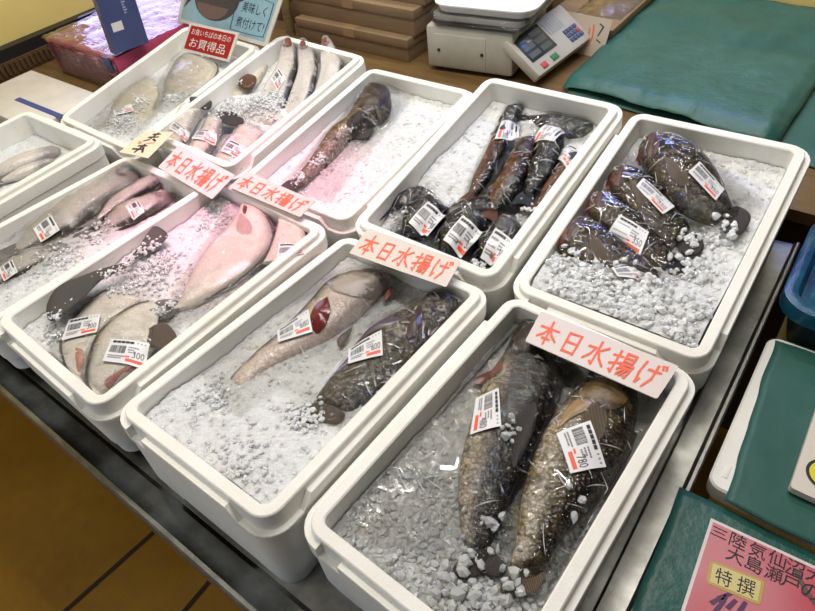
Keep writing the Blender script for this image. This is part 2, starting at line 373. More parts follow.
def styro(k, label, H, D=.135, group='white styrofoam fish boxes'):
    x, y, z, w, l = BX[k][:5]; M = BM[k]
    r0 = root('styrofoam_box', label, 'box', M @ Vector((0, 0, -H)), group, M.to_3x3())
    def notch(e, s, t):
        if (e == 0 and t < .0553) or (e == 1 and s < .0553): return True      # wraps the front right corner
        if (e == 2 and t < .0553) or (e == 3 and s < .0553): return True
        return e == 0 and .0361 < s < .0761
    rc = .032
    spec = [(.001, -H, 'foot'), (.002, -H+.036, ''), (.007, -H+.037, ''), (.009, -.046, ''), (LEDGE, -.043, ''), (LEDGE, -.013, 'n'), (LEDGE-.001, -.0115, 'n'), (.002, -.0112, 'n'),
            (0, -.009, ''), (0, -.002, ''), (-.002, 0, ''), (-.017, 0, ''), (-.0195, -.002, ''), (-.027, -D, '')]
    V = []; F = []; nn = 0
    for i_, (off, zz, t) in enumerate(spec):
        P = perim(w, l, off, rc); nn = len(P)
        for px, py, e, s, q in P:
            h = zz
            if t == 'n' and notch(e, s, q): h = zz-.022
            if k[0] == 'F' and i_ < 3:             # the foot stands level on whatever carries the box
                h += ((TZ+ZO+(.0008 if k in ('F3', 'F4') else .0305)) - (M @ Vector((px, py, -H))).z)
            if t == 'foot' and e in (0, 2) and s > .0763 and q > .0763: h = zz+.018
            V.append(M @ Vector((px, py, h)))
    for i in range(len(spec)-1):
        for j in range(nn): F.append((i*nn+j, i*nn+(j+1) % nn, (i+1)*nn+(j+1) % nn, (i+1)*nn+j))
    F += [tuple(range(nn))[::-1], tuple((len(spec)-1)*nn+j for j in range(nn))]
    o = obj('foam_shell', V, F, FOAM, r0, sharp=32); return r0

# ------------------------------------------------------------------ fish
def cat(P, n):
    """Catmull-Rom resample of a list of Vectors"""
    P = [P[0]*2-P[1]] + P + [P[-1]*2-P[-2]]; out = []; m_ = len(P)-3
    for i in range(n):
        t = i/(n-1)*m_; k = min(int(t), m_-1); t -= k; a, b, c, d = P[k:k+4]
        out.append(.5*((2*b)+(c-a)*t+(2*a-5*b+4*c-d)*t*t+(3*b-a-3*c+d)*t**3))
    return out
TOPS = {k: [] for k in BX}                   # per box: (verts, faces) of everything that lies on the ice, box-local
FISH = []
class Fish: pass
def fish(k, st, name, label, cat_, mats, z, th, group=None, flat=False, ring=22, N=34, tail=None, tailmat=None, dors=None, dorsmat=None, eye=None, head='round', taper=False, pitch=0):
    """st: outline stations head -> tail, each (dorsal u,v, ventral u,v) in the picture, unprojected onto box-local height z;
    th: half thickness as a fraction of the half width"""
    f = Fish(); f.k = k; M = BM[k]; f.z = z
    A = cat([loc(k, a, b, z) for a, b, _, _ in st], N); Bv = cat([loc(k, c, d, z) for _, _, c, d in st], N)
    ctr = (A[0]+Bv[0]+A[-1]+Bv[-1])/4; mid = (A[N//2]+Bv[N//2])/2
    f.root = root(name, label, cat_, M @ Vector((mid.x, mid.y, z-.02)), group, M.to_3x3())
    V = []; UV = []
    ws = [(a-b).length/2 for a, b in zip(A, Bv)]; wm = max(ws)
    for i in range(N):
        c = (A[i]+Bv[i])/2; d = (A[i]-Bv[i])/2; t = i/(N-1)
        if taper:
            d = d*(1-.62*max(0, (t-.70)/.30))*(min(1, .55+.45*(t/.12)**.5) if t < .12 else 1); ws[i] = d.length
        if i == 0: d = d*.35
        hh = th*(wm*.35+ws[i]*.65)*(min(1, .35+t*5) if t < .13 else 1)*(1 if t < .55 else 1-(t-.55)*.9)
        if not flat:
            if abs(t-.25) < .012: hh *= .90; 
            elif .12 < t < .25: hh *= 1.05
        if i == 0: hh *= .4
        if i == N-1: hh *= .6
        for j in range(ring):
            a = 2*math.pi*j/ring; ca, sa = math.cos(a), math.sin(a)
            pw = .85 if not flat else .7
            wob = 1+.06*noise.noise(Vector((t*9, j*.55, z*300)))+.03*noise.noise(Vector((t*22, j*1.3, z*200)))
            q = c + d*math.copysign(abs(ca)**.95, ca) + Vector((0, 0, wob*hh*math.copysign(abs(sa)**pw, sa)))
            q.z -= pitch*t*t; V.append(q); UV.append((t, abs(a/(2*math.pi)) if a <= math.pi else 1-a/(2*math.pi)))
    F = [(i*ring+j, i*ring+(j+1) % ring, (i+1)*ring+(j+1) % ring, (i+1)*ring+j) for i in range(N-1) for j in range(ring)]
    F += [tuple(range(ring)), tuple((N-1)*ring+j for j in range(ring))[::-1]]
    b = obj('body', [M @ v for v in V], F, mats, f.root, uv=UV, sharp=0); fix(b)
    f.A, f.B, f.ws, f.th, f.N, f.wm = A, Bv, ws, th, N, wm
    TOPS[k].append((V, F)); f.bvh = BVHTree.FromPolygons(V, F)
    if tail: fin(f, 'tail_fin', [loc(k, u, v, z+.004-pitch) for u, v in tail], tailmat or FIN_DARK, .004)
    if dors:
        t0, t1, wd = dors; side = 1 if wd > 0 else -1; wd = abs(wd); n = 16; edge = A if side > 0 else Bv; oth = Bv if side > 0 else A
        V2 = []; U2 = []
        for i in range(n):
            t = t0+(t1-t0)*i/(n-1); x = t*(N-1); j = min(int(x), N-2); p = edge[j].lerp(edge[j+1], x-j)-Vector((0, 0, pitch*t*t)); o_ = oth[j].lerp(oth[j+1], x-j)
            d = (p-o_).normalized(); h = wd*math.sin(math.pi*min(1, .12+.88*i/(n-1)))**.6
            tr = (edge[j+1]-edge[j]).normalized()
            if i % 2: h *= .86
            for s, dz in ((-.006, .004), (h*.55, .005), (h, .003)): V2.append(p+d*s+tr*(s*.5)+Vector((0, 0, dz))); U2.append((t*6, s))
            for s, dz in ((h, .000), (h*.55, .001), (-.006, .0)): V2.append(p+d*s+tr*(s*.5)+Vector((0, 0, dz))); U2.append((t*6, s))
        F2 = [(i*6+j, i*6+(j+1) % 6, (i+1)*6+(j+1) % 6, (i+1)*6+j) for i in range(n-1) for j in range(6)] + [tuple(range(6)), tuple((n-1)*6+j for j in range(6))]
        o2 = obj('dorsal_fin', [M @ v for v in V2], F2, dorsmat or FIN_DARK, f.root, uv=U2); fix(o2); TOPS[k].append((V2, F2))
    if eye:
        u, v, r = eye; p = surf(f, loc(k, u, v, z+th*wm*.8)); e = MB(); eb = MB()
        for mb, rr, dz, sq in ((e, r, .0, .45), (eb, r*.55, r*.28, .45)):
            bm = bmesh.new(); bmesh.ops.create_uvsphere(bm, u_segments=14, v_segments=8, radius=rr)
            bm.verts.index_update(); mb.add([M @ (p+Vector((w.co.x, w.co.y, w.co.z*sq+dz))) for w in bm.verts], [[w.index for w in q.verts] for q in bm.faces]); bm.free()
        eo = e.build('eye', EYE_W, f.root); eb.build('pupil', EYE_B, eo)
    if taper:
        e_, pr_ = (A[-1]+Bv[-1])/2, (A[-4]+Bv[-4])/2; dr = (e_-pr_).normalized(); w_ = wm*1.0; sd_ = Vector((-dr.y, dr.x, 0))
        fin(f, 'tail_fin', [e_+sd_*w_*.3-dr*w_*.3, e_+sd_*w_*.9+dr*w_*1.2, e_+dr*w_*.8, e_-sd_*w_*.9+dr*w_*1.2, e_-sd_*w_*.3-dr*w_*.3], tailmat or FIN_DARK, .004, lift=.003)
    FISH.append(f); return f
def surf(f, p, default=None):
    h = f.bvh.ray_cast(Vector((p.x, p.y, .5)), Vector((0, 0, -1)))
    return h[0] if h[0] is not None else Vector((p.x, p.y, f.z if default is None else default))
def fin(f, name, P, m_, th=.003, nsub=3, lift=0, label=None, cup=0.0, across=False):
    """leaf-shaped sheet with thickness from its outline points P (box-local); P[0] is the root"""
    M = BM[f.k]; n = len(P); c = sum(P, Vector())/n; V = []; U = []; R = [1, .75, .45]
    out = cat(P+[P[0]], n*3)[:-1]; n = len(out); ax = (out[n//2]-out[0]).normalized(); sd = Vector((-ax.y, ax.x, 0))
    if across: ax, sd = sd, ax
    for side in (1, -1):
        for s in R:
            for p in out:
                q = c+(p-c)*s; q = q + Vector((0, 0, side*th*.5*(1-s*.75) + cup*(1-s) + lift)); V.append(q)
                U.append(((q-c).dot(sd)*8, (q-c).dot(ax)*8))
        V.append(c+Vector((0, 0, side*th*.5+cup+lift))); U.append((0, 0))
    m1 = 3*n+1; F = []
    for s in (0, 1):
        o_ = s*m1
        for i in range(2):
            for j in range(n): F.append((o_+i*n+j, o_+i*n+(j+1) % n, o_+(i+1)*n+(j+1) % n, o_+(i+1)*n+j))
        for j in range(n): F.append((o_+2*n+j, o_+2*n+(j+1) % n, o_+3*n))
    for j in range(n): F.append((j, (j+1) % n, m1+(j+1) % n, m1+j))
    o = obj(name, [M @ v for v in V], F, m_, f.root, uv=U, label=label, sharp=0); fix(o); TOPS[f.k].append((V, F)); return o
def skin_patch(f, name, pts, m_, lift=.0025, label=None, bulge=.004):
    """a patch that follows the fish surface (pectoral fin, gill, bruise)"""
    k = f.k; M = BM[k]; P = [q if isinstance(q, Vector) else loc(k, q[0], q[1], f.z+f.th*f.wm*.7) for q in pts]; out = cat(P+[P[0]], len(P)*4)[:-1]; c = sum(P, Vector())/len(P)
    n = len(out); ax = (out[n//2]-out[0]).normalized(); sd = Vector((-ax.y, ax.x, 0)); V = []; U = []
    for s in (1, .8, .5, .2):
        for p in out:
            q = c+(p-c)*s; h = surf(f, q); V.append(h+Vector((0, 0, lift+bulge*(1-s)))); U.append(((q-c).dot(sd)*8, (q-c).dot(ax)*8))
    V.append(surf(f, c)+Vector((0, 0, lift+bulge))); U.append((0, 0))
    F = [(i*n+j, i*n+(j+1) % n, (i+1)*n+(j+1) % n, (i+1)*n+j) for i in range(3) for j in range(n)] + [(3*n+j, 3*n+(j+1) % n, 4*n) for j in range(n)]
    o = obj(name, [M @ v for v in V], F, m_, f.root, uv=U, label=label, sharp=0); return o

def rib(f, t, s):
    """point on the fish at t along it and s across it (0 back edge, 1 belly edge)"""
    x = t*(f.N-1); j = min(int(x), f.N-2); return (f.A[j].lerp(f.A[j+1], x-j)).lerp(f.B[j].lerp(f.B[j+1], x-j), s)
def head(f, m_, t=.25, eye=None, edge=None):
    """gill cover (and an eye where one shows)"""
    g = skin_patch(f, 'gill_cover', [rib(f, t-.13, .30), rib(f, t-.05, .16), rib(f, t+.01, .30), rib(f, t+.025, .55), rib(f, t, .80), rib(f, t-.07, .84), rib(f, t-.12, .60)], m_, bulge=.0035)
    if edge:
        P = [rib(f, t+.008+(.022 if 2 < i < 6 else 0), .18+.08*i) for i in range(9)]+[rib(f, t+.024+(.026 if 2 < i < 6 else 0), .18+.08*i) for i in range(8, -1, -1)]
        skin_patch(f, 'gill_edge', P, edge, bulge=.0012, lift=.001)
    if eye:
        M = BM[f.k]; p = surf(f, rib(f, .10, .30)); e = MB(); eb = MB()
        for mb, rr, dz in ((e, eye, 0), (eb, eye*.58, eye*.27)):
            bm = bmesh.new(); bmesh.ops.create_uvsphere(bm, u_segments=14, v_segments=8, radius=rr); bm.verts.index_update()
            mb.add([M @ (p+Vector((w.co.x, w.co.y, w.co.z*.5+dz))) for w in bm.verts], [[w.index for w in q.verts] for q in bm.faces]); bm.free()
        eo = e.build('eye', EYE_W, f.root); eb.build('pupil', EYE_B, eo)
# ------------------------------------------------------------------ ice surface
ICE = {}
def ice_fn(k, z0, mounds=(), amp=.006, fs=9, slope=0.0):
    w, l = BX[k][3:5]; seed = Vector((ord(k[0])*.37, ord(k[0]), int(k[1])*3.1)); ms = []
    for u, v, r, h in mounds: p = loc(k, u, v, z0); ms.append((p.x, p.y, r, h))
    def fn(x, y):
        h = z0 + slope*(y/l) + amp*noise.noise(Vector((x*fs, y*fs, 0))+seed) + amp*.5*noise.noise(Vector((x*fs*3, y*fs*3, 2))+seed) + .0026*noise.noise(Vector((x*110, y*110, 5))+seed) + .0022*noise.noise(Vector((x*230, y*230, 7))+seed)
        for mx, my, r, mh in ms: h += mh*math.exp(-((x-mx)**2+(y-my)**2)/(r*r))
        ex = max(abs(x)/(w/2-.024), abs(y)/(l/2-.024)*.0)
        return min(h, -.004)
    ICE[k] = fn
def label_on(f, q, price='400', lift=.0022, zt=None):
    """price label: q = TL,TR,BR,BL picture points, draped over the fish and its wrap"""
    k = f.k; M = BM[k]; zz = f.z+f.th*f.wm*.8 if zt is None else zt
    Q = quad_map([loc(k, u, v, zz) for u, v in q]); bv = f.cover
    def P(s, t, lf=0):
        p = Q(s, t); h = bv.ray_cast(Vector((p.x, p.y, .5)), Vector((0, 0, -1)))
        z = h[0].z if h[0] is not None else zz
        return Vector((p.x, p.y, z))
    NX, NY = 12, 9; G = [[P(i/NX, j/NY) for i in range(NX+1)] for j in range(NY+1)]
    for _ in range(4):
        G = [[Vector((G[j][i].x, G[j][i].y, (G[j][i].z*2+sum(G[min(max(j+a, 0), NY)][min(max(i+b, 0), NX)].z for a, b in ((1, 0), (-1, 0), (0, 1), (0, -1))))/6)) for i in range(NX+1)] for j in range(NY+1)]
    def S(s, t, lf):
        x = min(max(s, 0), 1)*NX; y = min(max(t, 0), 1)*NY; i = min(int(x), NX-1); j = min(int(y), NY-1); a, b = x-i, y-j
        p = (G[j][i]*(1-a)+G[j][i+1]*a)*(1-b)+(G[j+1][i]*(1-a)+G[j+1][i+1]*a)*b
        return M @ (p+Vector((0, 0, lf)))
    V = [S(i/NX, j/NY, lift) for j in range(NY+1) for i in range(NX+1)]; n1 = len(V); V += [S(i/NX, j/NY, lift-.0008) for j in range(NY+1) for i in range(NX+1)]
    F = [(j*(NX+1)+i, j*(NX+1)+i+1, (j+1)*(NX+1)+i+1, (j+1)*(NX+1)+i) for j in range(NY) for i in range(NX)]
    F += [tuple(n1+a for a in q_[::-1]) for q_ in F]
    L = obj('price_label', V, F, LAB_W, f.root, sharp=0)
    mb = MB(); lf = lift+.0004
    def bar(x0, y0, x1, y1, mi, n=3):
        for a in range(n):
            xa, xb = x0+(x1-x0)*a/n, x0+(x1-x0)*(a+1)/n
            mb.add([S(xa, y0, lf), S(xb, y0, lf), S(xb, y1, lf), S(xa, y1, lf)], [(3, 2, 1, 0)], mi)
    for a in range(5): bar(.08+a*.115, .07, .08+a*.115+.10, .17, 0, 1)
    for a in range(3): bar(.72+a*.09, .08, .75+a*.09, .14, 1, 1)
    x = .07
    while x < .46:
        wd = random.choice((.010, .016, .024)); bar(x, .28, x+wd, .60, 0, 1); x += wd+random.choice((.010, .016))
    for t_, x0, x1 in ((.30, .54, .76), (.40, .54, .70), (.50, .56, .74), (.70, .08, .44), (.78, .08, .38)):
        x = x0
        while x < x1: wd = random.uniform(.025, .05); bar(x, t_, x+wd, t_+.05, 1, 1); x += wd+.012
    bar(.54, .78, .94, .90, 2, 3); bar(.50, .68, .62, .74, 2, 1)
    v, ff = text_mesh(price); mb.add([S(.68+.26*a, .72-.26*b, lf) for a, b in v], ff, 0)
    mb.build('label_print', [INK_BLACK, LAB_G, LAB_R], L, smooth=False); return L
def wrap(f, margin=.03, film=None, amp=.0016, ext=(0, 0), folds=14):
    """clear film drawn tight over the fish and down to the ice around it"""
    k = f.k; M = BM[k]; fn = ICE[k]; w, l = BX[k][3:5]
    c0 = (f.A[0]+f.B[0])/2; c1 = (f.A[-1]+f.B[-1])/2; ax = (c1-c0); ax.z = 0; L = ax.length; ax.normalize(); sd = Vector((-ax.y, ax.x, 0))
    lo = min(min((p-c0).dot(sd) for p in f.A), min((p-c0).dot(sd) for p in f.B))-margin-ext[0]
    hi = max(max((p-c0).dot(sd) for p in f.A), max((p-c0).dot(sd) for p in f.B))+margin+ext[1]
    NX, NY = 46, 26; G = np.zeros((NX+1, NY+1)); XY = np.zeros((NX+1, NY+1, 2)); ok = 0
    lx, ly = w/2-.028, l/2-.028
    for i in range(NX+1):
        for j in range(NY+1):
            p = c0+ax*(-margin+(L+2*margin)*i/NX)+sd*(lo+(hi-lo)*j/NY)
            p.x = min(max(p.x, -lx), lx); p.y = min(max(p.y, -ly), ly)
            h = f.bvh.ray_cast(Vector((p.x, p.y, .5)), Vector((0, 0, -1))); zi = fn(p.x, p.y)
            XY[i, j] = p.x, p.y; G[i, j] = max(zi+.004, h[0].z+.0022 if h[0] is not None else -9)
    base = G.copy()
    for _ in range(26):
        P = np.pad(G, 1, 'edge'); G = np.maximum(base, (P[:-2, 1:-1]+P[2:, 1:-1]+P[1:-1, :-2]+P[1:-1, 2:])/4)
    for i in range(NX+1):
        for j in range(NY+1):
            p = Vector((XY[i, j, 0]*30, XY[i, j, 1]*30, f.z*100)); G[i, j] += amp*abs(noise.noise(p))*2
    V = [Vector((XY[i, j, 0], XY[i, j, 1], G[i, j])) for i in range(NX+1) for j in range(NY+1)]
    F = [(i*(NY+1)+j, (i+1)*(NY+1)+j, (i+1)*(NY+1)+j+1, i*(NY+1)+j+1) for i in range(NX) for j in range(NY)]
    f.cover = BVHTree.FromPolygons(V, F)
    fm_ = MB(); w_ = hi-lo
    for _ in range(folds):                    # creases in the film, coloured whitish to stand in for its glints
        a0 = random.uniform(.04, .92)*L; b0 = random.uniform(lo+.1*w_, hi-.1*w_); an = random.choice((.5, 1.1, 1.9, 2.5))+random.uniform(-.3, .3); ll = random.uniform(.10, .50)*min(w_, .085); bend = random.uniform(-.22, .22); pts = []; rr = []
        n_ = 9
        for i in range(n_):
            t = i/(n_-1)-.5; aa = an+bend*t; p = c0+ax*(a0+math.cos(aa)*ll*t)+sd*(b0+math.sin(aa)*ll*t)
            p.x = min(max(p.x, -lx), lx); p.y = min(max(p.y, -ly), ly)
            h = f.cover.ray_cast(Vector((p.x, p.y, .5)), Vector((0, 0, -1)))
            if h[0] is None: continue
            pts.append(M @ (h[0]+Vector((0, 0, .0002)))); rr.append(.00062*math.sin(math.pi*(i+.6)/(n_+.2))*random.uniform(.6, 1.3))
        if len(pts) > 4 and (pts[0]-pts[-1]).length > .008: fm_.tube(pts, rr, 7)
    k0 = len(V); o = obj('plastic_wrap', [M @ v for v in V]+fm_.v, F+[tuple(a+k0 for a in q) for q in fm_.f], [film or FILM, FOLD], f.root, mi=[0]*len(F)+[1]*len(fm_.f), sharp=0)
    return o
def build_ice(k, label, n, size, covers=(), lumps=False, lump_area=None, group='crushed ice beds'):
    """ice bed with its chips: one uncountable thing"""
    M = BM[k]; w, l = BX[k][3:5]; fn = ICE[k]; lx, ly = w/2-.0235, l/2-.0235; NX, NY = 84, 132
    V = []; F = []
    for j in range(NY+1):
        for i in range(NX+1):
            x, y = -lx+2*lx*i/NX, -ly+2*ly*j/NY; V.append((x, y, fn(x, y)+random.uniform(-.0012, .0012)))
    F = [(j*(NX+1)+i, j*(NX+1)+i+1, (j+1)*(NX+1)+i+1, (j+1)*(NX+1)+i) for j in range(NY) for i in range(NX)]
    tops = [BVHTree.FromPolygons(a, b) for a, b in TOPS[k]]
    def top(x, y):
        z = -9
        for t in tops:
            h = t.ray_cast(Vector((x, y, .5)), Vector((0, 0, -1)))
            if h[0] is not None: z = max(z, h[0].z)
        return z
    P = []; S = []
    for _ in range(n if lumps else n//7):
        x, y = random.uniform(-lx+.006, lx-.006), random.uniform(-ly+.006, ly-.006); z = fn(x, y); s = size*random.uniform(.55, 1.35)
        if lump_area and not lump_area(x, y):
            if random.random() < .75: continue
            s *= .45
        if top(x, y) > z+.002: continue
        P.append((x, y, z+s*(-.30 if lumps else -.42))); S.append(s)
    for u, v, r, m_, sz in covers:
        c = loc(k, u, v, -.03)
        for _ in range(m_):
            x, y = c.x+random.gauss(0, r*.55), c.y+random.gauss(0, r*.55)
            if abs(x) > lx-.004 or abs(y) > ly-.004: continue
            z = max(fn(x, y), top(x, y)); s = sz*random.uniform(.6, 1.4); P.append((x, y, min(z+s*.15+random.uniform(0, sz*.5), -.002))); S.append(s)
    ico = np.array([(0, 0, 1), *[(math.cos(a)*.894, math.sin(a)*.894, .447) for a in (i*1.2566 for i in range(5))], *[(math.cos(a)*.894, math.sin(a)*.894, -.447) for a in (i*1.2566+.628 for i in range(5))], (0, 0, -1)])
    IF = [(0, i+1, (i+1) % 5+1) for i in range(5)] + [(i+1, i+6, (i+1) % 5+1) for i in range(5)] + [((i+1) % 5+1, i+6, (i+1) % 5+6) for i in range(5)] + [(11, (i+1) % 5+6, i+6) for i in range(5)]
    P = np.array(P); S = np.array(S); m = len(P)
    J = ico[None]*RNG.uniform(.72, 1.22, (m, 12, 1))*S[:, None, None]*RNG.uniform(.6, 1.25, (m, 1, 3))
    q = RNG.normal(size=(m, 4)); q /= np.linalg.norm(q, axis=1)[:, None]; a, b, c, d = q.T
    Rm = np.stack([1-2*(c*c+d*d), 2*(b*c-a*d), 2*(b*d+a*c), 2*(b*c+a*d), 1-2*(b*b+d*d), 2*(c*d-a*b), 2*(b*d-a*c), 2*(c*d+a*b), 1-2*(b*b+c*c)], 1).reshape(m, 3, 3)
    J = np.einsum('mij,mkj->mki', Rm, J)+P[:, None]   # jittered, turned, placed
    n0 = len(V); V = np.vstack([np.array(V), J.reshape(-1, 3)])
    IFa = np.array(IF); F2 = (IFa[None]+(n0+12*np.arange(m))[:, None, None]).reshape(-1, 3)
    o = obj('crushed_ice', [M @ Vector(v) for v in V], list(F)+[tuple(t) for t in F2], [ICE_LUMP, CHIP_LUMP] if lumps else [ICE_FINE, CHIP_FINE], None, mi=[0]*len(F)+[1]*len(F2), sharp=0)
    o.data.polygons.foreach_set('use_smooth', [True]*len(F)+[False]*len(F2))
    return tag(o, label, 'ice', group, 'stuff')
# ------------------------------------------------------------------ the ten boxes
H = {}
for k in BX:                                 # boxes in the front row stand on the steel table, the rear row leans back onto the counter edge
    w, l = BX[k][3:5]; n = BM[k].to_3x3() @ Vector((0, 0, 1))
    if k[0] == 'F':
        zs = min((BM[k] @ Vector((sx*(w/2-.014), sy*(l/2-.014), 0))).z for sx in (-1, 1) for sy in (-1, 1)) - ZO
        H[k] = (zs-TZ-.0005)/n.z if k in ('F3', 'F4') else .150
    else: H[k] = .150
for k in ('B3', 'B1', 'B2'):
    w, l = BX[k][3:5]
    pts = [(sx*(w/2-.014), sy*(l/2-.014)) for sx in (-1, 1) for sy in (-1, 1)]
    H[k] = min(.15, min(((BM[k] @ Vector((a, b, 0))).z-ZO-TZ-.001) for a, b in pts))
LBL = {'F3': 'white styrofoam box holding one pale-bellied and one dark scaled fish, front row',
       'F4': 'white styrofoam box nearest the camera with two big dark fish on lumpy ice',
       'B5': 'white styrofoam box of purple-brown rockfish beside the table\'s right edge',
       'B4': 'white styrofoam box of navy-black fish with many price labels',
       'B3': 'white styrofoam box holding one golden brown fish on pinkish ice', 'F2': 'white styrofoam box of white-bellied flatfish with a dark striped fin, front row',
       'B2': 'white styrofoam box with pointed silver fish heads sticking out over its back rim', 'B1': 'white styrofoam box of cream flatfish under the red sign',
       'F0': 'white styrofoam box cut off by the left picture edge, small dark fish inside', 'F1': 'white styrofoam box of slim dark-backed fish between flatfish box and left edge box'}
for k in BX: styro(k, LBL[k], H[k])
for (x0, y0, x1, y1), lb in (((-.12, .74, 1.70, .80), 'long wooden batten propping up the rear row of boxes'), ((-.12, -.20, .98-.08, -.13), 'dark wooden batten under the front of the left boxes'), ((-.12, .12, .90, .19), 'dark wooden batten under the rear of the left boxes')):
    o = MB().box((x0, y0, ZO+TZ), (x1, y1, ZO+TZ+(.045 if x1 > 1.5 else .028)), bev=.002).build('wooden_batten', bpy.data.materials['dark_wood'], smooth=False); tag(o, lb, 'batten', 'battens under the boxes')

# ice levels (box-local, rim = 0)
ice_fn('F4', -.044, [(440, 610, .08, .014), (380, 520, .09, .012), (600, 580, .05, .010)], .005)
ice_fn('F3', -.035, [(250, 480, .12, .020), (170, 400, .08, .012), (400, 300, .10, -.014)], .005)
ice_fn('F2', -.040, [(150, 265, .07, .024), (60, 340, .06, .012), (210, 210, .08, .006)], .006)
ice_fn('F1', -.040, [(60, 255, .08, .014), (110, 232, .04, .010), (20, 265, .05, .010)], .008)
ice_fn('F0', -.062, [], .007)
ice_fn('B5', -.046, [(600, 300, .12, .045), (680, 335, .10, .040), (545, 285, .05, .030), (730, 210, .07, .018), (710, 260, .06, .010)], .007)
ice_fn('B4', -.052, [(440, 170, .08, .012), (400, 215, .04, .014)], .007)
ice_fn('B3', -.040, [(370, 180, .12, .016)], .005)
ice_fn('B2', -.052, [(262, 112, .050, .046), (235, 108, .05, .030), (285, 118, .03, .024)], .007)
ice_fn('B1', -.052, [(120, 128, .06, .026), (200, 98, .04, .018), (170, 104, .04, .022)], .007)

ROCKG = 'rockfish in the right rear box'; NAVG = 'navy-black fish in the rear box'
# --- nearest box: two big dark fish
f4a = fish('F4', [(541, 312, 528, 316), (550, 330, 514, 333), (557, 357, 502, 357), (558, 385, 482, 388), (548, 415, 468, 430), (528, 462, 460, 466), (513, 490, 458, 495), (500, 525, 460, 520), (489, 552, 464, 546)],
    'fish', 'dark brown whole fish in clear wrap, left one in the nearest box', 'fish', F_DARKP, -.033, .46, 'large whole fish in the front boxes',
    tail=[(476, 545), (493, 552), (507, 566), (500, 578), (484, 574), (466, 580), (452, 572), (462, 556)], dors=(.30, .80, .011), pitch=0.002)
skin_patch(f4a, 'pectoral_fin', [(538, 398), (535, 425), (522, 455), (513, 466), (512, 445), (520, 415)], FIN_DARK)
skin_patch(f4a, 'gill_fin', [(503, 360), (500, 372), (488, 378), (472, 374), (484, 366)], mat('reddish_fin', (.16, .055, .05), .3), label='reddish fin beside the head')
f4b = fish('F4', [(627, 370, 592, 364), (637, 388, 584, 381), (636, 425, 562, 405), (624, 455, 546, 428), (610, 482, 531, 462), (595, 500, 522, 495), (577, 520, 518, 522), (558, 545, 514, 548), (546, 567, 508, 570)],
    'fish', 'mottled golden brown fish in clear wrap, right one in the nearest box', 'fish', F_OLIVE, -.031, .46, 'large whole fish in the front boxes',
    tail=[(526, 565), (545, 572), (538, 590), (525, 596), (512, 592), (500, 592), (506, 574)], tailmat=FIN_BRN, dors=(.28, .8, .010), pitch=0.002)
skin_patch(f4b, 'pectoral_fin', [(598, 400), (606, 420), (600, 442), (586, 436), (584, 412)], FIN_BRN)
skin_patch(f4b, 'gill_cover', [(566, 410), (580, 398), (594, 402), (588, 412), (572, 420), (556, 430)], mat('gill_edge', (.30, .20, .10), .25))
# --- middle front box
f3a = fish('F3', [(390, 276, 388, 284), (375, 272, 380, 294), (352, 274, 368, 306), (328, 284, 350, 324), (306, 308, 325, 340), (280, 333, 298, 352), (252, 355, 266, 368), (228, 377, 240, 388)],
    'fish', 'pale pink-bellied fish with a red gill, left of the dark scaled fish', 'fish', F_PINK, -.032, .48, 'large whole fish in the front boxes',
    tail=[(234, 382), (236, 394), (226, 404), (214, 402), (208, 394), (220, 384)], tailmat=FIN_GREY, dors=(.35, .85, .007), pitch=0.007)
skin_patch(f3a, 'gill', [(328, 300), (331, 312), (326, 324), (316, 331), (310, 322), (315, 308)], GILL, label='open red gill', bulge=.006)
skin_patch(f3a, 'head_plate', [(384, 276), (378, 288), (358, 298), (338, 296), (330, 288), (346, 279), (366, 273)], mat('grey_pink_head', (.33, .28, .25), .3), bulge=.003)
skin_patch(f3a, 'pectoral_fin', [(352, 318), (346, 332), (338, 340), (336, 330)], FIN_BRN)
skin_patch(f3a, 'mouth', [(392, 278), (390, 287), (384, 292), (385, 282)], MOUTH, label='dark mouth edge')
f3b = fish('F3', [(461, 300, 445, 291), (457, 312, 432, 293), (448, 326, 413, 306), (436, 340, 390, 318), (422, 358, 367, 332), (400, 379, 348, 358), (374, 398, 328, 380), (350, 411, 313, 400)],
    'fish', 'dark scaled fish with a ringed eye, right one in the middle front box', 'fish', F_SPOT, -.028, .46, 'large whole fish in the front boxes',
    tail=[(331, 404), (345, 414), (338, 424), (318, 422), (300, 424), (302, 412), (316, 402)], tailmat=FIN_BRN, dors=(.30, .82, .008), eye=(441, 307, .0085), pitch=0.005)
skin_patch(f3b, 'gill_cover', [(420, 306), (424, 318), (418, 334), (408, 340), (410, 322)], mat('dark_gill_cover', (.055, .030, .030), .22))
skin_patch(f3b, 'pectoral_fin', [(404, 322), (396, 326), (372, 334), (350, 342), (366, 328), (388, 318)], mat('purple_fin', (.075, .050, .075), .3), label='purple side fin')
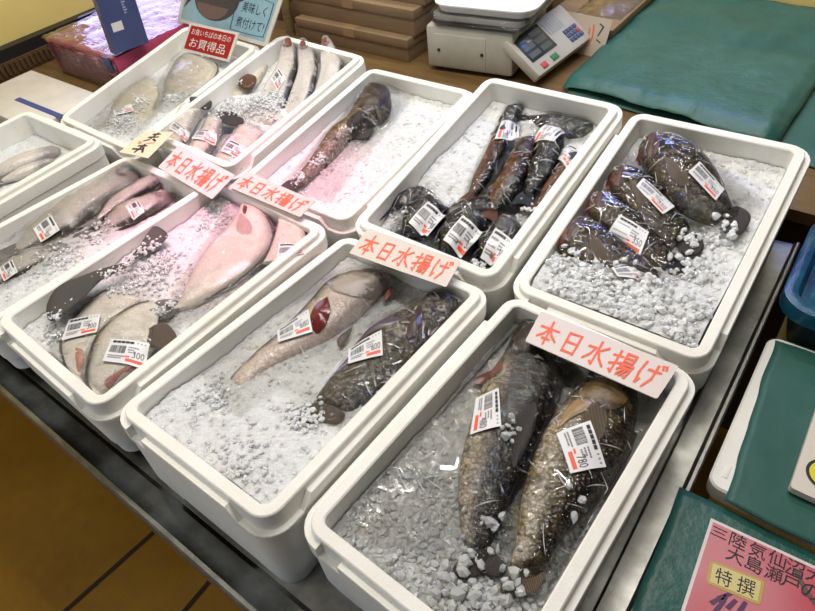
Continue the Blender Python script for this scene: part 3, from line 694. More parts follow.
# --- flatfish box
FG = 'white-bellied flatfish'
f2a = fish('F2', [(92, 395, 100, 396), (88, 378, 112, 388), (91, 358, 132, 372), (99, 338, 150, 354), (113, 321, 160, 338), (134, 307, 158, 322), (152, 301, 161, 309)],
    'flatfish', 'white flatfish nearest the box\'s front corner, its brown tail fin at right', 'fish', F_WHITE, -.022, .24, FG, flat=True, dors=(.05, .98, .0075), dorsmat=FIN_GREY)
fin(f2a, 'tail_fin', [loc('F2', u, v, -.012) for u, v in ((139, 335), (150, 328), (164, 322), (176, 334), (175, 343), (164, 350), (150, 345))], FIN_BRN, .004, label='brown tail fin')
skin_patch(f2a, 'bruise', [(126, 366), (134, 362), (140, 364), (122, 372), (108, 386), (105, 380)], BLOOD, lift=.0012, bulge=.0005, label='pink bruise on the belly')
f2b = fish('F2', [(74, 376, 86, 391), (66, 366, 90, 374), (62, 347, 95, 356), (66, 333, 103, 340), (80, 313, 118, 324), (97, 297, 132, 310), (112, 288, 140, 299)],
    'flatfish', 'white flatfish partly under the one at the box\'s front corner', 'fish', F_WHITE, -.034, .22, FG, flat=True, dors=(.05, .98, .006), dorsmat=FIN_GREY)
skin_patch(f2b, 'bruise', [(76, 348), (84, 352), (82, 366), (78, 372), (76, 360)], BLOOD, lift=.0012, bulge=.0005, label='pink bruise on the belly')
f2c = fish('F2', [(56, 318, 74, 326), (60, 296, 92, 312), (84, 276, 118, 296), (116, 262, 140, 280), (132, 256, 148, 266)],
    'flatfish', 'dark flatfish buried in ice, its striped black fin and tail sticking out', 'fish', F_DARK, -.068, .15, FG, flat=True)
fin(f2c, 'long_fin', [loc('F2', u+2, v+4, -.001) for u, v in ((46, 316), (44.6, 302), (52, 287), (64, 278), (77, 273), (99, 265), (123, 259), (125, 263), (107, 270), (91, 284), (75, 300), (62, 309), (52, 317))], FIN_STR, .004, across=True, label='striped black fin')
fin(f2c, 'tail_fin', [loc('F2', u, v, -.002) for u, v in ((127, 262), (138.5, 247), (149, 231), (156, 226), (167.7, 234), (163.5, 242), (153, 250), (136, 258))], FIN_STR, .004, label='black tail fin')
f2d = fish('F2', [(249, 200, 242, 202), (261, 210, 237, 215), (271, 226, 226, 231), (272, 242, 208, 248), (262, 259, 194, 270), (243, 276, 184, 288), (220, 290, 177, 302), (196, 303, 168, 310)],
    'flatfish', 'largest white flatfish, lying in the middle with its head at the back rim', 'fish', F_WHITE, -.024, .24, FG, flat=True, dors=(.10, .95, .007), dorsmat=FIN_GREY,
    tail=[(182, 306), (170, 318), (155, 320), (150, 308), (160, 300), (176, 300)], tailmat=FIN_GREY, pitch=0.008)
skin_patch(f2d, 'gill_cover', [(240, 212), (250, 222), (252, 232), (244, 236), (236, 228)], mat('pinkish_gill', (.52, .38, .36), .3), lift=.001, bulge=.002)
skin_patch(f2d, 'mouth', [(243, 203), (247, 206), (245, 214), (242, 210)], MOUTH, lift=.001, bulge=.001)
f2e = fish('F2', [(289, 206, 281, 208), (297, 215, 278, 222), (304, 228, 274, 239), (307, 246, 268, 254), (299, 262, 262, 264)],
    'flatfish', 'white flatfish with a dark open mouth at the box\'s back right corner', 'fish', F_WHITE, -.020, .28, FG, flat=True, dors=(.06, .98, .007), dorsmat=FIN_DARK)
skin_patch(f2e, 'mouth', [(286, 206), (290, 213), (283, 216), (280, 210)], mat('dark_mouth', (.03, .015, .012), .3), lift=.001, bulge=.002)
# --- slim fish box
SG = 'slim dark-backed fish'
f1a = fish('F1', [(143, 168, 136, 163), (138, 184, 122, 172), (118, 199, 98, 184), (95, 216, 70, 200), (78, 230, 45, 216), (50, 245, 22, 230), (25, 258, 8, 244)],
    'slim_fish', 'long slim fish with its price label near the left picture edge', 'fish', F_SILV, -.036, .5, SG, dors=(.2, .9, .004), taper=True, tailmat=FIN_GREY, pitch=0.005)
f1b = fish('F1', [(165, 175, 160, 171), (158, 186, 150, 178), (136, 200, 130, 190), (115, 213, 108, 204), (100, 224, 95, 218)],
    'slim_fish', 'slim fish whose dark head points at the rear corner of its box', 'fish', F_SILV, -.026, .7, SG, dors=(.2, .9, .004), eye=(158, 176, .004), taper=True, tailmat=FIN_GREY)
f1c = fish('F1', [(178, 196, 172, 192), (160, 211, 146, 200), (136, 224, 118, 210), (108, 236, 96, 226)],
    'slim_fish', 'pale slim fish against the right wall of its box', 'fish', F_SILV, -.036, .6, SG, dors=(.2, .9, .003), taper=True, tailmat=FIN_GREY)
f1d = fish('F1', [(86, 248, 76, 242), (52, 264, 36, 252), (18, 280, 4, 266), (-6, 292, -14, 282)],
    'slim_fish', 'pale wrapped fish half under ice at the left picture edge', 'fish', F_SILV, -.040, .5, SG, taper=True, tailmat=FIN_GREY)
DG = 'small dark fish at the left edge'
f0a = fish('F0', [(62, 147, 59, 154), (42, 151, 38, 163), (14, 160, 10, 174), (-12, 170, -14, 182)], 'fish', 'small grey-black fish in the box cut off at the left', 'fish', F_SILV, -.050, .6, DG, taper=True, tailmat=FIN_GREY)
f0b = fish('F0', [(56, 158, 52, 163), (30, 166, 26, 175), (4, 176, 0, 186)], 'fish', 'second small fish, nearer in the box cut off at the left', 'fish', F_SILV, -.052, .6, DG, taper=True, tailmat=FIN_GREY)
# --- cream flatfish box
f1g = 'cream flatfish under the red sign'
b1a = fish('B1', [(188, 54, 206, 56), (178, 60, 218, 68), (168, 74, 208, 86), (160, 92, 190, 102), (158, 108, 172, 113)], 'flatfish', 'cream flatfish lying farther back under the red sign', 'fish', F_WHITEC, -.054, .26, f1g, flat=True, dors=(.05, .95, -.006), dorsmat=FIN_GREY, pitch=0.02)
b1b = fish('B1', [(150, 78, 158, 82), (137, 84, 160, 98), (120, 95, 156, 113), (106, 112, 142, 128), (96, 126, 118, 136)], 'flatfish', 'cream flatfish lying nearer, its label half under ice', 'fish', F_WHITEC, -.054, .26, f1g, flat=True, dors=(.05, .95, .006), dorsmat=FIN_GREY, pitch=0.02)
# --- silver fish box
PG = 'silver fish heads at the back rim'; QG = 'wrapped pale fish at the front of the silver fish box'
b2a = fish('B2', [(289, 35, 285, 35), (295, 46, 281, 50), (297, 62, 275, 68), (291, 80, 263, 84), (283, 97, 252, 98), (272, 115, 242, 112)], 'silver_fish', 'silver pointed fish, left of three heads over the back rim', 'fish', F_SILV, -.012, .55, PG, pitch=0.045)
b2b = fish('B2', [(304, 37, 299, 38), (313, 48, 297, 52), (317, 64, 297, 70), (312, 83, 290, 86), (303, 100, 281, 102), (292, 115, 270, 118)], 'silver_fish', 'silver pointed fish, middle of three heads over the back rim', 'fish', F_SILV, -.014, .55, PG, pitch=0.045)
b2c = fish('B2', [(327, 35, 322, 36), (335, 46, 320, 54), (343, 62, 319, 70), (335, 80, 311, 87), (319, 96, 300, 103)], 'silver_fish', 'silver pointed fish, right of three heads over the back rim', 'fish', F_SILV, -.016, .55, PG, eye=(334, 48, .004), pitch=0.045)
for f, q in ((b2a, [(290, 36), (291, 43), (286, 46), (285, 38)]), (b2b, [(304, 38), (306, 45), (301, 47), (299, 40)]), (b2c, [(326, 36), (327, 46), (322, 50), (321, 40)])): skin_patch(f, 'mouth', q, MOUTH, lift=.001, bulge=.001)
b2d = fish('B2', [(282, 39, 273, 44), (273, 54, 257, 60), (263, 72, 244, 76), (250, 92, 228, 92), (232, 110, 212, 106)], 'flatfish', 'cream fish with a brown fin along the left wall of its box', 'fish', F_WHITEC, -.040, .35, PG, flat=True, pitch=0.03)
fin(b2d, 'brown_fin', [loc('B2', u, v, -.026) for u, v in ((237, 84), (240, 77), (248, 74), (256, 77), (255, 84), (244, 89))], mat('red_brown_fin', (.085, .032, .014), .35), .008, cup=.005, label='round red-brown fin')
b2e = fish('B2', [(202, 110, 184, 102), (193, 128, 174, 122), (182, 146, 166, 140), (176, 156, 162, 150)], 'wrapped_fish', 'wrapped pale fish nearest the yellow card', 'fish', F_WHITE, -.026, .5, QG,
    tail=[(192, 106), (208, 110), (212, 102), (204, 98), (190, 97)])
b2f = fish('B2', [(224, 120, 210, 114), (217, 140, 201, 132), (204, 158, 188, 150), (198, 166, 184, 160)], 'wrapped_fish', 'wrapped pale fish second from the yellow card', 'fish', F_WHITE, -.022, .5, QG,
    tail=[(214, 118), (230, 126), (244, 124), (238, 114), (220, 110)])
b2g = fish('B2', [(266, 134, 246, 122), (256, 152, 228, 142), (243, 168, 216, 158), (236, 172, 214, 164)], 'wrapped_fish', 'wrapped pale fish against the right wall of the silver fish box', 'fish', F_WHITE, -.024, .45, QG)
# --- one golden fish
b3 = fish('B3', [(370, 86, 386, 85), (364, 94, 391, 97), (355, 108, 388, 114), (346, 122, 368, 126), (329, 136, 350, 139), (316, 154, 335, 156), (303, 171, 318, 172), (291, 181, 302, 186)],
    'fish', 'golden brown fish lying alone on pinkish ice along the box wall', 'fish', F_GOLD, -.026, .75, None, tail=[(298, 183), (294, 192), (286, 196), (278, 190), (283, 184), (290, 180)], dors=(.32, .8, .006), eye=(376, 92, .005))
skin_patch(b3, 'head_plate', [(370, 87), (386, 86), (390, 98), (384, 112), (370, 112), (358, 108), (364, 96)], m_noisy('dark_brown_head', (.022, .014, .010), (.085, .058, .042), 55, .3, .5), bulge=.002)
skin_patch(b3, 'pectoral_fin', [(360, 112), (372, 116), (366, 128), (352, 130), (347, 122)], FIN_DARK)
# --- navy fish
NV = [
 ([(516, 116, 500, 120), (512, 138, 491, 140), (500, 160, 483, 158), (488, 184, 472, 178), (481, 202, 463, 190)], F_RED, -.028, 'navy fish with reddish tail, leftmost of the upper bunch'),
 ([(538, 134, 518, 138), (534, 158, 510, 156), (522, 184, 500, 176), (510, 204, 487, 194), (500, 216, 484, 206)], F_RED, -.022, 'navy fish in the middle of the upper bunch, reddish tail'),
 ([(562, 126, 536, 128), (564, 150, 534, 150), (552, 176, 526, 172), (536, 200, 518, 192)], F_NAVY, -.026, 'navy fish under the middle label of the upper bunch'),
 ([(584, 150, 562, 148), (580, 170, 556, 168), (562, 192, 544, 186), (545, 210, 530, 204)], F_RED, -.026, 'navy fish against the right wall, rightmost of the upper bunch'),
 ([(596, 124, 590, 138), (576, 120, 570, 140), (552, 116, 546, 134), (530, 112, 526, 126)], F_NAVY, -.056, 'reddish-headed navy fish lying crosswise at the back wall'),
 ([(522, 104, 508, 106), (520, 116, 500, 118), (510, 130, 496, 128)], F_NAVY, -.046, 'navy fish tail behind the left label of the upper bunch'),
 ([(450, 212, 434, 194), (437, 226, 419, 202), (421, 238, 404, 214), (409, 244, 398, 228)], F_NAVY, -.032, 'navy fish under the left label of the lower bunch'),
 ([(492, 226, 470, 202), (474, 242, 452, 214), (455, 256, 440, 232), (446, 262, 436, 246)], F_NAVY, -.028, 'navy fish under the middle label of the lower bunch'),
 ([(530, 234, 508, 214), (513, 250, 492, 226), (496, 264, 477, 242), (486, 270, 473, 256)], F_NAVY, -.030, 'navy fish under the right label of the lower bunch'),
 ([(438, 198, 428, 188), (424, 204, 410, 190), (408, 210, 394, 198), (396, 212, 386, 204)], F_NAVY, -.036, 'navy fish at the left end of the lower bunch'),
 ([(508, 212, 500, 198), (490, 218, 478, 200), (470, 222, 456, 204), (456, 222, 444, 206)], F_NAVY, -.034, 'navy fish lying between the upper and lower bunches')]
FIN_NAVY = m_fin('navy_fin', (.008, .010, .02), (.03, .035, .05)); FIN_RED = m_fin('reddish_fin_rays', (.06, .022, .016), (.16, .06, .04))
nv = [fish('B4', st, 'navy_fish', lb, 'fish', mm, z, .6, NAVG, taper=True, tailmat=FIN_NAVY if mm is F_NAVY else FIN_RED) for st, mm, z, lb in NV]
# --- rockfish
r1 = fish('B5', [(641, 142, 637, 153), (655, 136, 645, 169), (677, 139, 658, 188), (701, 155, 671, 204), (721, 180, 692, 216), (734, 206, 714, 224)], 'rockfish', 'purple-brown rockfish with a red mouth, farthest back', 'fish', F_ROCK, -.020, .46, ROCKG, dors=(.25, .85, .010), tail=[(723, 214), (736, 206), (750, 214), (748, 226), (736, 238), (722, 230)], pitch=0.007)
r2 = fish('B5', [(613, 169, 606, 181), (629, 168, 616, 198), (651, 180, 631, 216), (673, 200, 646, 234), (691, 226, 670, 247)], 'rockfish', 'rockfish second from the back, its label by a blue glint', 'fish', F_ROCK, -.022, .46, ROCKG, dors=(.25, .85, .009), tail=[(680, 236), (694, 232), (704, 244), (700, 254), (688, 256), (678, 246)], pitch=0.007)
r3 = fish('B5', [(593, 193, 584, 209), (608, 194, 596, 224), (632, 210, 615, 240), (658, 234, 641, 258), (678, 256, 665, 270)], 'rockfish', 'rockfish in the middle of its box with the largest label', 'fish', F_ROCK, -.020, .46, ROCKG, dors=(.25, .85, .008), tail=[(670, 262), (684, 258), (692, 268), (690, 280), (678, 280), (668, 272)], pitch=0.007)
r4 = fish('B5', [(568, 224, 557, 239), (586, 220, 565, 254), (612, 234, 590, 268), (642, 256, 619, 284), (670, 280, 650, 296)], 'rockfish', 'rockfish with a dark glinting eye against the left wall', 'fish', F_ROCK, -.016, .46, ROCKG, dors=(.25, .85, .008), tail=[(660, 288), (676, 284), (690, 296), (688, 306), (676, 310), (660, 300)], eye=(580.5, 231, .007), pitch=0.007)
r5 = fish('B5', [(562, 244, 557, 256), (578, 252, 570, 272), (606, 266, 598, 288), (634, 280, 624, 298)], 'rockfish', 'rockfish nearest the sign, mostly under heaped ice', 'fish', F_ROCK, -.024, .46, ROCKG)
for f, q in ((r1, [(641, 143), (645, 150), (641, 157), (636, 152)]), (r2, [(613, 170), (616, 180), (609, 185), (605, 180)]), (r3, [(592, 195), (595, 205), (588, 213), (584, 206)]), (r4, [(566, 226), (568, 236), (562, 244), (557, 237)])): skin_patch(f, 'mouth', q, MOUTH, lift=.001, bulge=.003)
for f, q in ((r1, [(664, 160), (676, 166), (690, 184), (680, 186), (668, 176)]), (r2, [(628, 180), (640, 190), (648, 206), (638, 204)]), (r4, [(590, 236), (602, 244), (612, 262), (600, 262), (590, 250)])): skin_patch(f, 'pectoral_fin', q, FIN_BRN)

HD = m_noisy('dark_head_skin', (.012, .008, .008), (.045, .028, .024), 60, .35, .5); HR = m_noisy('purple_brown_head_skin', (.050, .024, .024), (.105, .060, .055), 60, .35, .5); HE = mat('gill_slit', (.010, .006, .006), .5)
head(f4a, HD, .25, .0085, HE); head(f4b, m_noisy('golden_head_skin', (.050, .028, .012), (.16, .10, .045), 55, .35, .5), .24, .008, HE)
for f in (r1, r2, r3, r4): head(f, HR, .27, .0065 if f is not r4 else None, HE)
for f in (nv[0], nv[1], nv[3]): head(f, HD, .25, .004, None)
head(b3, HD, .24, None, HE)
for f in (f1a, f1b, f1c, b2a, b2b, b2c): skin_patch(f, 'gill_edge', [rib(f, .20, .2), rib(f, .23, .35), rib(f, .235, .6), rib(f, .20, .85), rib(f, .19, .84), rib(f, .222, .6), rib(f, .215, .36)], mat('grey_gill_line', (.16, .13, .12), .4), lift=.0012, bulge=.0005)
# film and labels
WR = {f4a: .03, f4b: .03, f3a: .035, f3b: .025, f2a: .012, f2b: .012, f2d: .02, f2e: .01, f1a: .02, f1b: .012, f1c: .012, f1d: .015, b1a: .012, b1b: .015, b2e: .008, b2f: .008, b2g: .012, b3: .025, r1: .014, r2: .012, r3: .012, r4: .014, r5: .01}
for f, mg in WR.items():
    wrap(f, mg, None, .0016, (.10, 0) if f is f4a else (0, 0), 34 if f in (f4a, f4b) else 24 if f in (f3a, f3b, b3, r1, r2, r3, r4) else 12)
for f in nv: wrap(f, .006, None, .002, (0, 0), 16)
for f in FISH:
    if not hasattr(f, 'cover'): f.cover = f.bvh
label_on(f4a, [(498.6, 391), (501, 429), (470, 434), (476, 396)], '480'); label_on(f4b, [(589.5, 424), (606, 467.5), (570, 476), (556, 435.6)], '780')
label_on(f3b, [(347.7, 345), (382, 332.6), (383, 356), (347.7, 362)], '600'); label_on(f3a, [(276, 326), (309, 310), (312, 330), (277, 339)], '680')
label_on(f2a, [(113, 341), (150, 344), (142.6, 366), (104, 363)], '300'); label_on(f2b, [(69.6, 321), (102, 316), (98, 334), (63, 342)], '300')
label_on(f2e, [(279, 245), (305, 245), (304, 254), (277, 262)], '350'); label_on(f1a, [(52, 216), (58, 227), (38, 238), (32, 227)], '300'); label_on(f1c, [(140, 203), (144, 210), (132, 217), (127, 209)], '250')
label_on(f1d, [(14, 262), (18, 272), (3, 280), (-1, 270)], '250')
label_on(b1b, [(113, 110), (131, 104), (134, 111), (116, 117)], '300')
label_on(b2e, [(175.6, 123), (190.5, 131), (185, 139), (170, 130)], '250'); label_on(b2f, [(198.6, 131), (216, 132.6), (215, 143), (193, 141)], '250'); label_on(b2g, [(231, 142), (247, 149), (239, 160), (221.5, 153)], '280')
label_on(b2a, [(278, 66), (284, 74), (275, 84), (269, 75)], '300')
label_on(nv[0], [(518, 120), (519, 138), (495, 141), (502, 122)], '300'); label_on(nv[2], [(565, 131), (554, 144), (531, 140), (544, 126)], '300'); label_on(nv[3], [(570, 142), (582, 153), (567, 170), (554, 153)], '300')
label_on(nv[6], [(428.6, 205), (446, 214), (427.5, 237), (409, 224)], '300'); label_on(nv[7], [(463, 219), (483, 230), (464, 254), (443, 240)], '300'); label_on(nv[8], [(496, 231), (514.5, 242), (497, 265), (480, 256)], '300')
label_on(r1, [(699.5, 162), (726, 184), (717, 196), (688, 174)], '350'); label_on(r2, [(643, 180), (675, 205), (663, 214), (635, 190)], '350'); label_on(r3, [(620, 217), (649, 232), (640, 254), (605, 234)], '350'); label_on(r5, [(611, 273), (638, 263), (656, 286), (617, 282)], '350')

build_ice('F4', 'lumpy clear ice bed under the two fish in the nearest box', 3200, .0066, [(462, 556, .022, 16, .0068), (452, 530, .03, 16, .006), (508, 596, .035, 26, .0075), (500, 530, .022, 16, .0065), (470, 590, .05, 60, .008), (590, 520, .03, 26, .007), (580, 565, .028, 26, .008), (510, 440, .02, 10, .006)], True, lambda x, y: y < -.05 + .45*x + .03*noise.noise(Vector((x*20, y*20, 0))))
build_ice('F3', 'crushed ice bed under the pale and the dark scaled fish', 3600, .0038, [(215, 395, .03, 70, .004), (305, 418, .03, 90, .004), (240, 470, .06, 120, .004), (445, 345, .03, 20, .005)])
build_ice('F2', 'pinkish-lit crushed ice bed among the white flatfish', 3400, .0038, [(150, 270, .055, 330, .0042), (60, 330, .03, 90, .004), (120, 285, .03, 90, .004), (215, 215, .04, 90, .004), (168, 310, .02, 40, .004)])
build_ice('F1', 'crushed ice bed under the slim dark-backed fish', 2600, .0036, [(60, 262, .05, 120, .004), (100, 232, .03, 70, .004)])
build_ice('F0', 'crushed ice bed in the box cut off at the left', 1200, .0036, [])
build_ice('B5', 'white ice heaped over and beside the rockfish', 3600, .0052, [(590, 290, .05, 150, .0068), (640, 305, .05, 170, .0068), (560, 270, .03, 60, .0062), (690, 270, .04, 70, .006), (720, 235, .035, 50, .006), (690, 240, .02, 30, .006), (560, 300, .04, 70, .0066), (620, 325, .05, 110, .0066), (675, 345, .04, 70, .0066), (700, 320, .03, 40, .006)])
build_ice('B4', 'crushed ice bed under the navy-black fish', 3200, .0038, [(395, 222, .03, 90, .004), (430, 245, .02, 40, .004), (525, 215, .025, 60, .0045), (480, 268, .02, 50, .004), (450, 200, .02, 25, .004)])
build_ice('B3', 'smooth pinkish crushed ice bed beside the golden brown fish', 3600, .0034, [(325, 168, .025, 80, .0036), (355, 140, .025, 60, .0036), (300, 185, .02, 40, .0036)])
build_ice('B2', 'crushed ice bed between the silver heads and the wrapped fish', 2800, .0036, [(250, 108, .05, 300, .004), (225, 110, .04, 140, .004), (275, 105, .04, 140, .004), (240, 84, .02, 16, .003)])
build_ice('B1', 'crushed ice bed around the cream flatfish', 2800, .0036, [(120, 122, .05, 220, .004), (175, 95, .03, 110, .004), (210, 85, .03, 90, .004), (140, 100, .03, 60, .0035)])

# ------------------------------------------------------------------ cards and signs
HON = [[(.08, .66), (.92, .69)], [(.5, .97), (.5, .03)], [(.48, .66), (.32, .42), (.08, .24)], [(.53, .66), (.70, .42), (.94, .26)], [(.34, .24), (.66, .25)]]
NICHI = [[(.24, .88), (.24, .08)], [(.24, .86), (.76, .90), (.76, .08)], [(.26, .50), (.74, .51)], [(.24, .11), (.76, .12)]]
MIZU = [[(.5, .97), (.5, .06), (.38, .14)], [(.08, .66), (.38, .68), (.28, .40), (.06, .16)], [(.88, .84), (.58, .62)], [(.55, .60), (.70, .34), (.96, .12)]]
AGE = [[(.03, .74), (.40, .78)], [(.23, .97), (.23, .08), (.12, .16)], [(.02, .38), (.40, .52)], [(.52, .97), (.52, .64)], [(.52, .96), (.88, .97), (.88, .64)], [(.52, .80), (.86, .80)], [(.52, .65), (.88, .65)],
       [(.42, .52), (.98, .53)], [(.58, .52), (.42, .28)], [(.54, .40), (.92, .41), (.86, .08), (.76, .12)], [(.68, .40), (.48, .10)], [(.81, .40), (.62, .08)]]
GE = [[(.18, .92), (.12, .50), (.16, .10), (.26, .26)], [(.40, .68), (.88, .71)], [(.66, .92), (.67, .40), (.48, .05)], [(.82, .98), (.87, .86)], [(.94, 1.0), (.99, .89)]]
def sub(M, x0, y0, x1, y1): return lambda s, t: M(x0+(x1-x0)*s, y0+(y1-y0)*t)
def catch_card(label, pts, z, tilt=None):
    q = [at(u, v, zz) for (u, v), zz in zip(pts, z)]
    x, y, n = frame(q); r = root('price_card', label, 'sign', sum(q, Vector())/4, 'white cards with red brush writing')
    slab(q, .0016, 'card', CARD, r, .004)
    M = quad_map(q); mb = MB()
    for i, S in enumerate((HON, NICHI, MIZU, AGE, GE)): strokes(mb, sub(M, .045+i*.186, .16+.03*(i % 2), .045+i*.186+.165, .90), S, .11, .0005, n)
    mb.build('red_lettering', INK_RED, r, smooth=False)
    return r
catch_card('white card with red brush writing on the nearest box\'s back rim', [(541, 311), (679, 366), (657, 399), (525, 341)], (-.008, -.008, -.004, -.004))
catch_card('white card with red brush writing on the middle front box', [(368, 228), (461, 261), (446, 287), (349, 253)], (.010, .006, .006, .010))
catch_card('white card with red brush writing behind the flatfish heads', [(247, 171), (315, 201), (300, 217), (229, 187)], (.022, .020, .016, .018))
catch_card('white card with red brush writing on the slim fish box', [(179, 145), (235, 175), (212, 199), (158, 167)], (.008, .024, .024, .010))
# pale yellow handwritten card
q = [at(u, v, z) for (u, v), z in zip(((146, 131), (174, 132), (148, 158), (119, 152)), (-.004, -.002, .004, .004))]; x, y, n = frame(q)
r = root('price_card', 'pale yellow handwritten card at the corner of the silver fish box', 'sign', sum(q, Vector())/4); slab(q, .0016, 'card', mat('yellow_card', (.72, .66, .44), .5), r)
M = quad_map(q); mb = MB()
strokes(mb, M, [[(.40, .86), (.62, .88)], [(.36, .72), (.66, .76)], [(.52, .92), (.46, .62), (.34, .56)], [(.58, .66), (.70, .60)], [(.36, .34), (.60, .38)], [(.30, .20), (.62, .24)], [(.50, .42), (.46, .10)], [(.56, .30), (.68, .14)]], .07, .0005, n, 0)
strokes(mb, M, [[(.22, .50), (.48, .47), (.74, .52)], [(.26, .44), (.40, .42)]], .05, .0006, n, 1)
mb.build('brush_marks', [INK_BLACK, INK_RED], r, smooth=False)
# red sign and blue flounder sign, both standing
def standing(name, label, ptsb, ptst, zb, rise, lean, th, mats, cat_='sign'):
    bl, br = at(*ptsb[0], zb[0]), at(*ptsb[1], zb[1]); x = (br-bl); x.z *= 1; back = Vector((-x.y, x.x, 0)).normalized()
    up = (Vector((0, 0, 1))*math.cos(lean)+back*math.sin(lean)).normalized()
    nrm = x.normalized().cross(up).normalized()
    tl, tr = on_plane(*ptst[0], bl, nrm), on_plane(*ptst[1], bl, nrm)
    return [tl, tr, br, bl]
q = standing('s', '', ((181, 49.8), (229, 62)), ((190, 22.5), (239, 32.8)), (-.005, -.005), 0, math.radians(28), 0, None); x, y, n = frame(q)
r = root('shop_sign', 'small red sign with white writing standing in the cream flatfish box', 'sign', (q[2]+q[3])/2)
slab(q, .003, 'card', mat('sign_white', (.74, .70, .66), .4), r, .004)
M = quad_map(q); mb = MB()
G = [[M(.05+.90*i/4, .08+.84*j) + n*.0006 for i in range(5)] for j in (0, 1)]
mb.add(G[0]+G[1], [(5+i, 6+i, i+1, i) for i in range(4)]); mb.build('red_panel', mat('sign_red', (.40, .012, .012), .4), r, smooth=False)
mb = MB(); text(mb, 'お魚いちばの本日の', M, .10, .16, .90, .38, .0012, n); text(mb, 'お買得品', M, .13, .48, .86, .82, .0012, n)
mb.build('white_lettering', mat('letter_white', (.82, .80, .78), .5), r, smooth=False)
q = standing('s', '', ((177, 21), (266.5, 47)), ((190, -22), (287, -14)), (.034, .034), 0, math.radians(20), 0, None)
q[0] = q[3] + (q[1]-q[2]); x, y, n = frame(q)
r = root('shop_sign', 'pale blue sign with a dark fish picture standing behind the flatfish box', 'sign', (q[2]+q[3])/2)
slab(q, .004, 'card', mat('sign_border', (.66, .64, .58), .4), r, .004)
M = quad_map(q); mb = MB(); mb.add([M(a, b)+n*.0006 for a, b in ((.035, .93), (.965, .93), (.965, .03), (.035, .03))], [(0, 1, 2, 3)])
mb.build('blue_panel', m_noisy('sign_blue', (.24, .42, .52), (.30, .50, .60), 14, .35, 0), r, smooth=False)
mb = MB(); cx, cy = .38, .42
el = [M(cx+.24*math.cos(a), cy+.40*math.sin(a)*(1 if math.sin(a) > 0 else .8))+n*.0012 for a in (2*math.pi*i/28 for i in range(28))]; mb.add(el, [tuple(range(28))[::-1]], 0)
mb.add([M(a, b)+n*.0013 for a, b in ((.17, .42), (.05, .20), (.085, .45), (.045, .72))], [(0, 3, 2, 1)], 0)
bl = [M(cx-.02+.17*math.cos(a), .56+.24*math.sin(a))+n*.0014 for a in (math.pi*i/14 for i in range(15))]; mb.add(bl, [tuple(range(15))[::-1]], 1)
mb.add([M(a, b)+n*.0014 for a, b in ((.57, .30), (.66, .36), (.57, .44))], [(0, 2, 1)], 0)
mb.add([M(.545+.016*math.cos(a), .33+.032*math.sin(a))+n*.0016 for a in (2*math.pi*i/12 for i in range(12))], [tuple(range(12))[::-1]], 2)
mb.build('fish_picture', [mat('picture_dark', (.055, .048, .050), .5), mat('picture_brown', (.16, .10, .085), .5), bpy.data.materials['letter_white']], r, smooth=False)
mb = MB(); text(mb, '美味しく', M, .66, .36, .90, .54, .0012, n); text(mb, '煮付けて!', M, .64, .62, .92, .80, .0012, n)
bd = [(.60, .30), (.64, .27), (.72, .29), (.80, .26), (.88, .28), (.94, .30), (.945, .55), (.94, .86), (.78, .88), (.60, .87), (.595, .55), (.60, .30)]
strokes(mb, M, [[(a, 1-b) for a, b in bd]], .008, .0012, n); mb.build('black_lettering', mat('letter_blue_black', (.02, .03, .06), .5), r, smooth=False)
# ------------------------------------------------------------------ weighing scale on the counter
W_ = lambda x, y, z: Vector((x, y, z+ZO))
def up_at(b, u, v): return on_plane(u, v, b, Vector((FW.x, FW.y, 0)).normalized()).z - ZO
PL = m_noisy('beige_plastic', (.40, .39, .325), (.47, .455, .39), 10, .45, .02); PLD = mat('grey_plastic', (.30, .29, .26), .45)
pA = at(428, 66, CZ+.012); pB = at(512, 78, CZ+.012); zt = up_at(pA, 427.7, 24.5)
sc = root('weighing_scale', 'beige electronic weighing scale with tilted keypad console on the rear counter', 'scale', W_((pA.x+pB.x)/2, pA.y+.17, CZ))
xd = (pB-pA); xd.z = 0; wS = xd.length; xd.normalize(); yd = Vector((-xd.y, xd.x, 0))
SM = Matrix((xd, yd, Vector((0, 0, 1)))).transposed().to_4x4(); SM.translation = Vector((pA.x, pA.y, ZO+CZ))
hS = zt-CZ
MB().box((0, 0, .012), (wS, .30, hS), SM, bev=.010).build('housing', PL, sc)
sp_ = MB().box((.03, -.002, .022), (wS*.70, .004, hS-.022), SM, bev=.0015).build('side_panel', PL, sc)
for x in (.045, wS*.66): MB().tube([SM @ Vector((x, .0, hS*.5)), SM @ Vector((x, -.004, hS*.5))], .0055, 12).build('screw', mat('screw_dark', (.03, .03, .03), .4), sp_)
for x, y in ((.03, .03), (wS-.03, .03), (.03, .27), (wS-.03, .27)): MB().tube([SM @ Vector((x, y, 0)), SM @ Vector((x, y, .014))], .016, 12).build('foot', mat('rubber_foot', (.015, .015, .015), .6), sc)
def rtray(mb, M, x0, y0, x1, y1, prof, r=.04, n=6):
    """rounded rectangular dish lofted through (offset, z) loops"""
    L = []
    for off, z in prof:
        P = []
        for cx, cy, a0 in ((x1-r, y0+r, -90), (x1-r, y1-r, 0), (x0+r, y1-r, 90), (x0+r, y0+r, 180)):
            for k in range(n+1): a = math.radians(a0+90*k/n); P.append(M @ Vector((cx+(r+off)*math.cos(a), cy+(r+off)*math.sin(a), z)))
        L.append(P)
    N = len(L[0]); V = [p for P in L for p in P]; F = [(i*N+j, i*N+(j+1) % N, (i+1)*N+(j+1) % N, (i+1)*N+j) for i in range(len(L)-1) for j in range(N)]
    F += [tuple(range(N))[::-1], tuple((len(L)-1)*N+j for j in range(N))]; return mb.add(V, F)
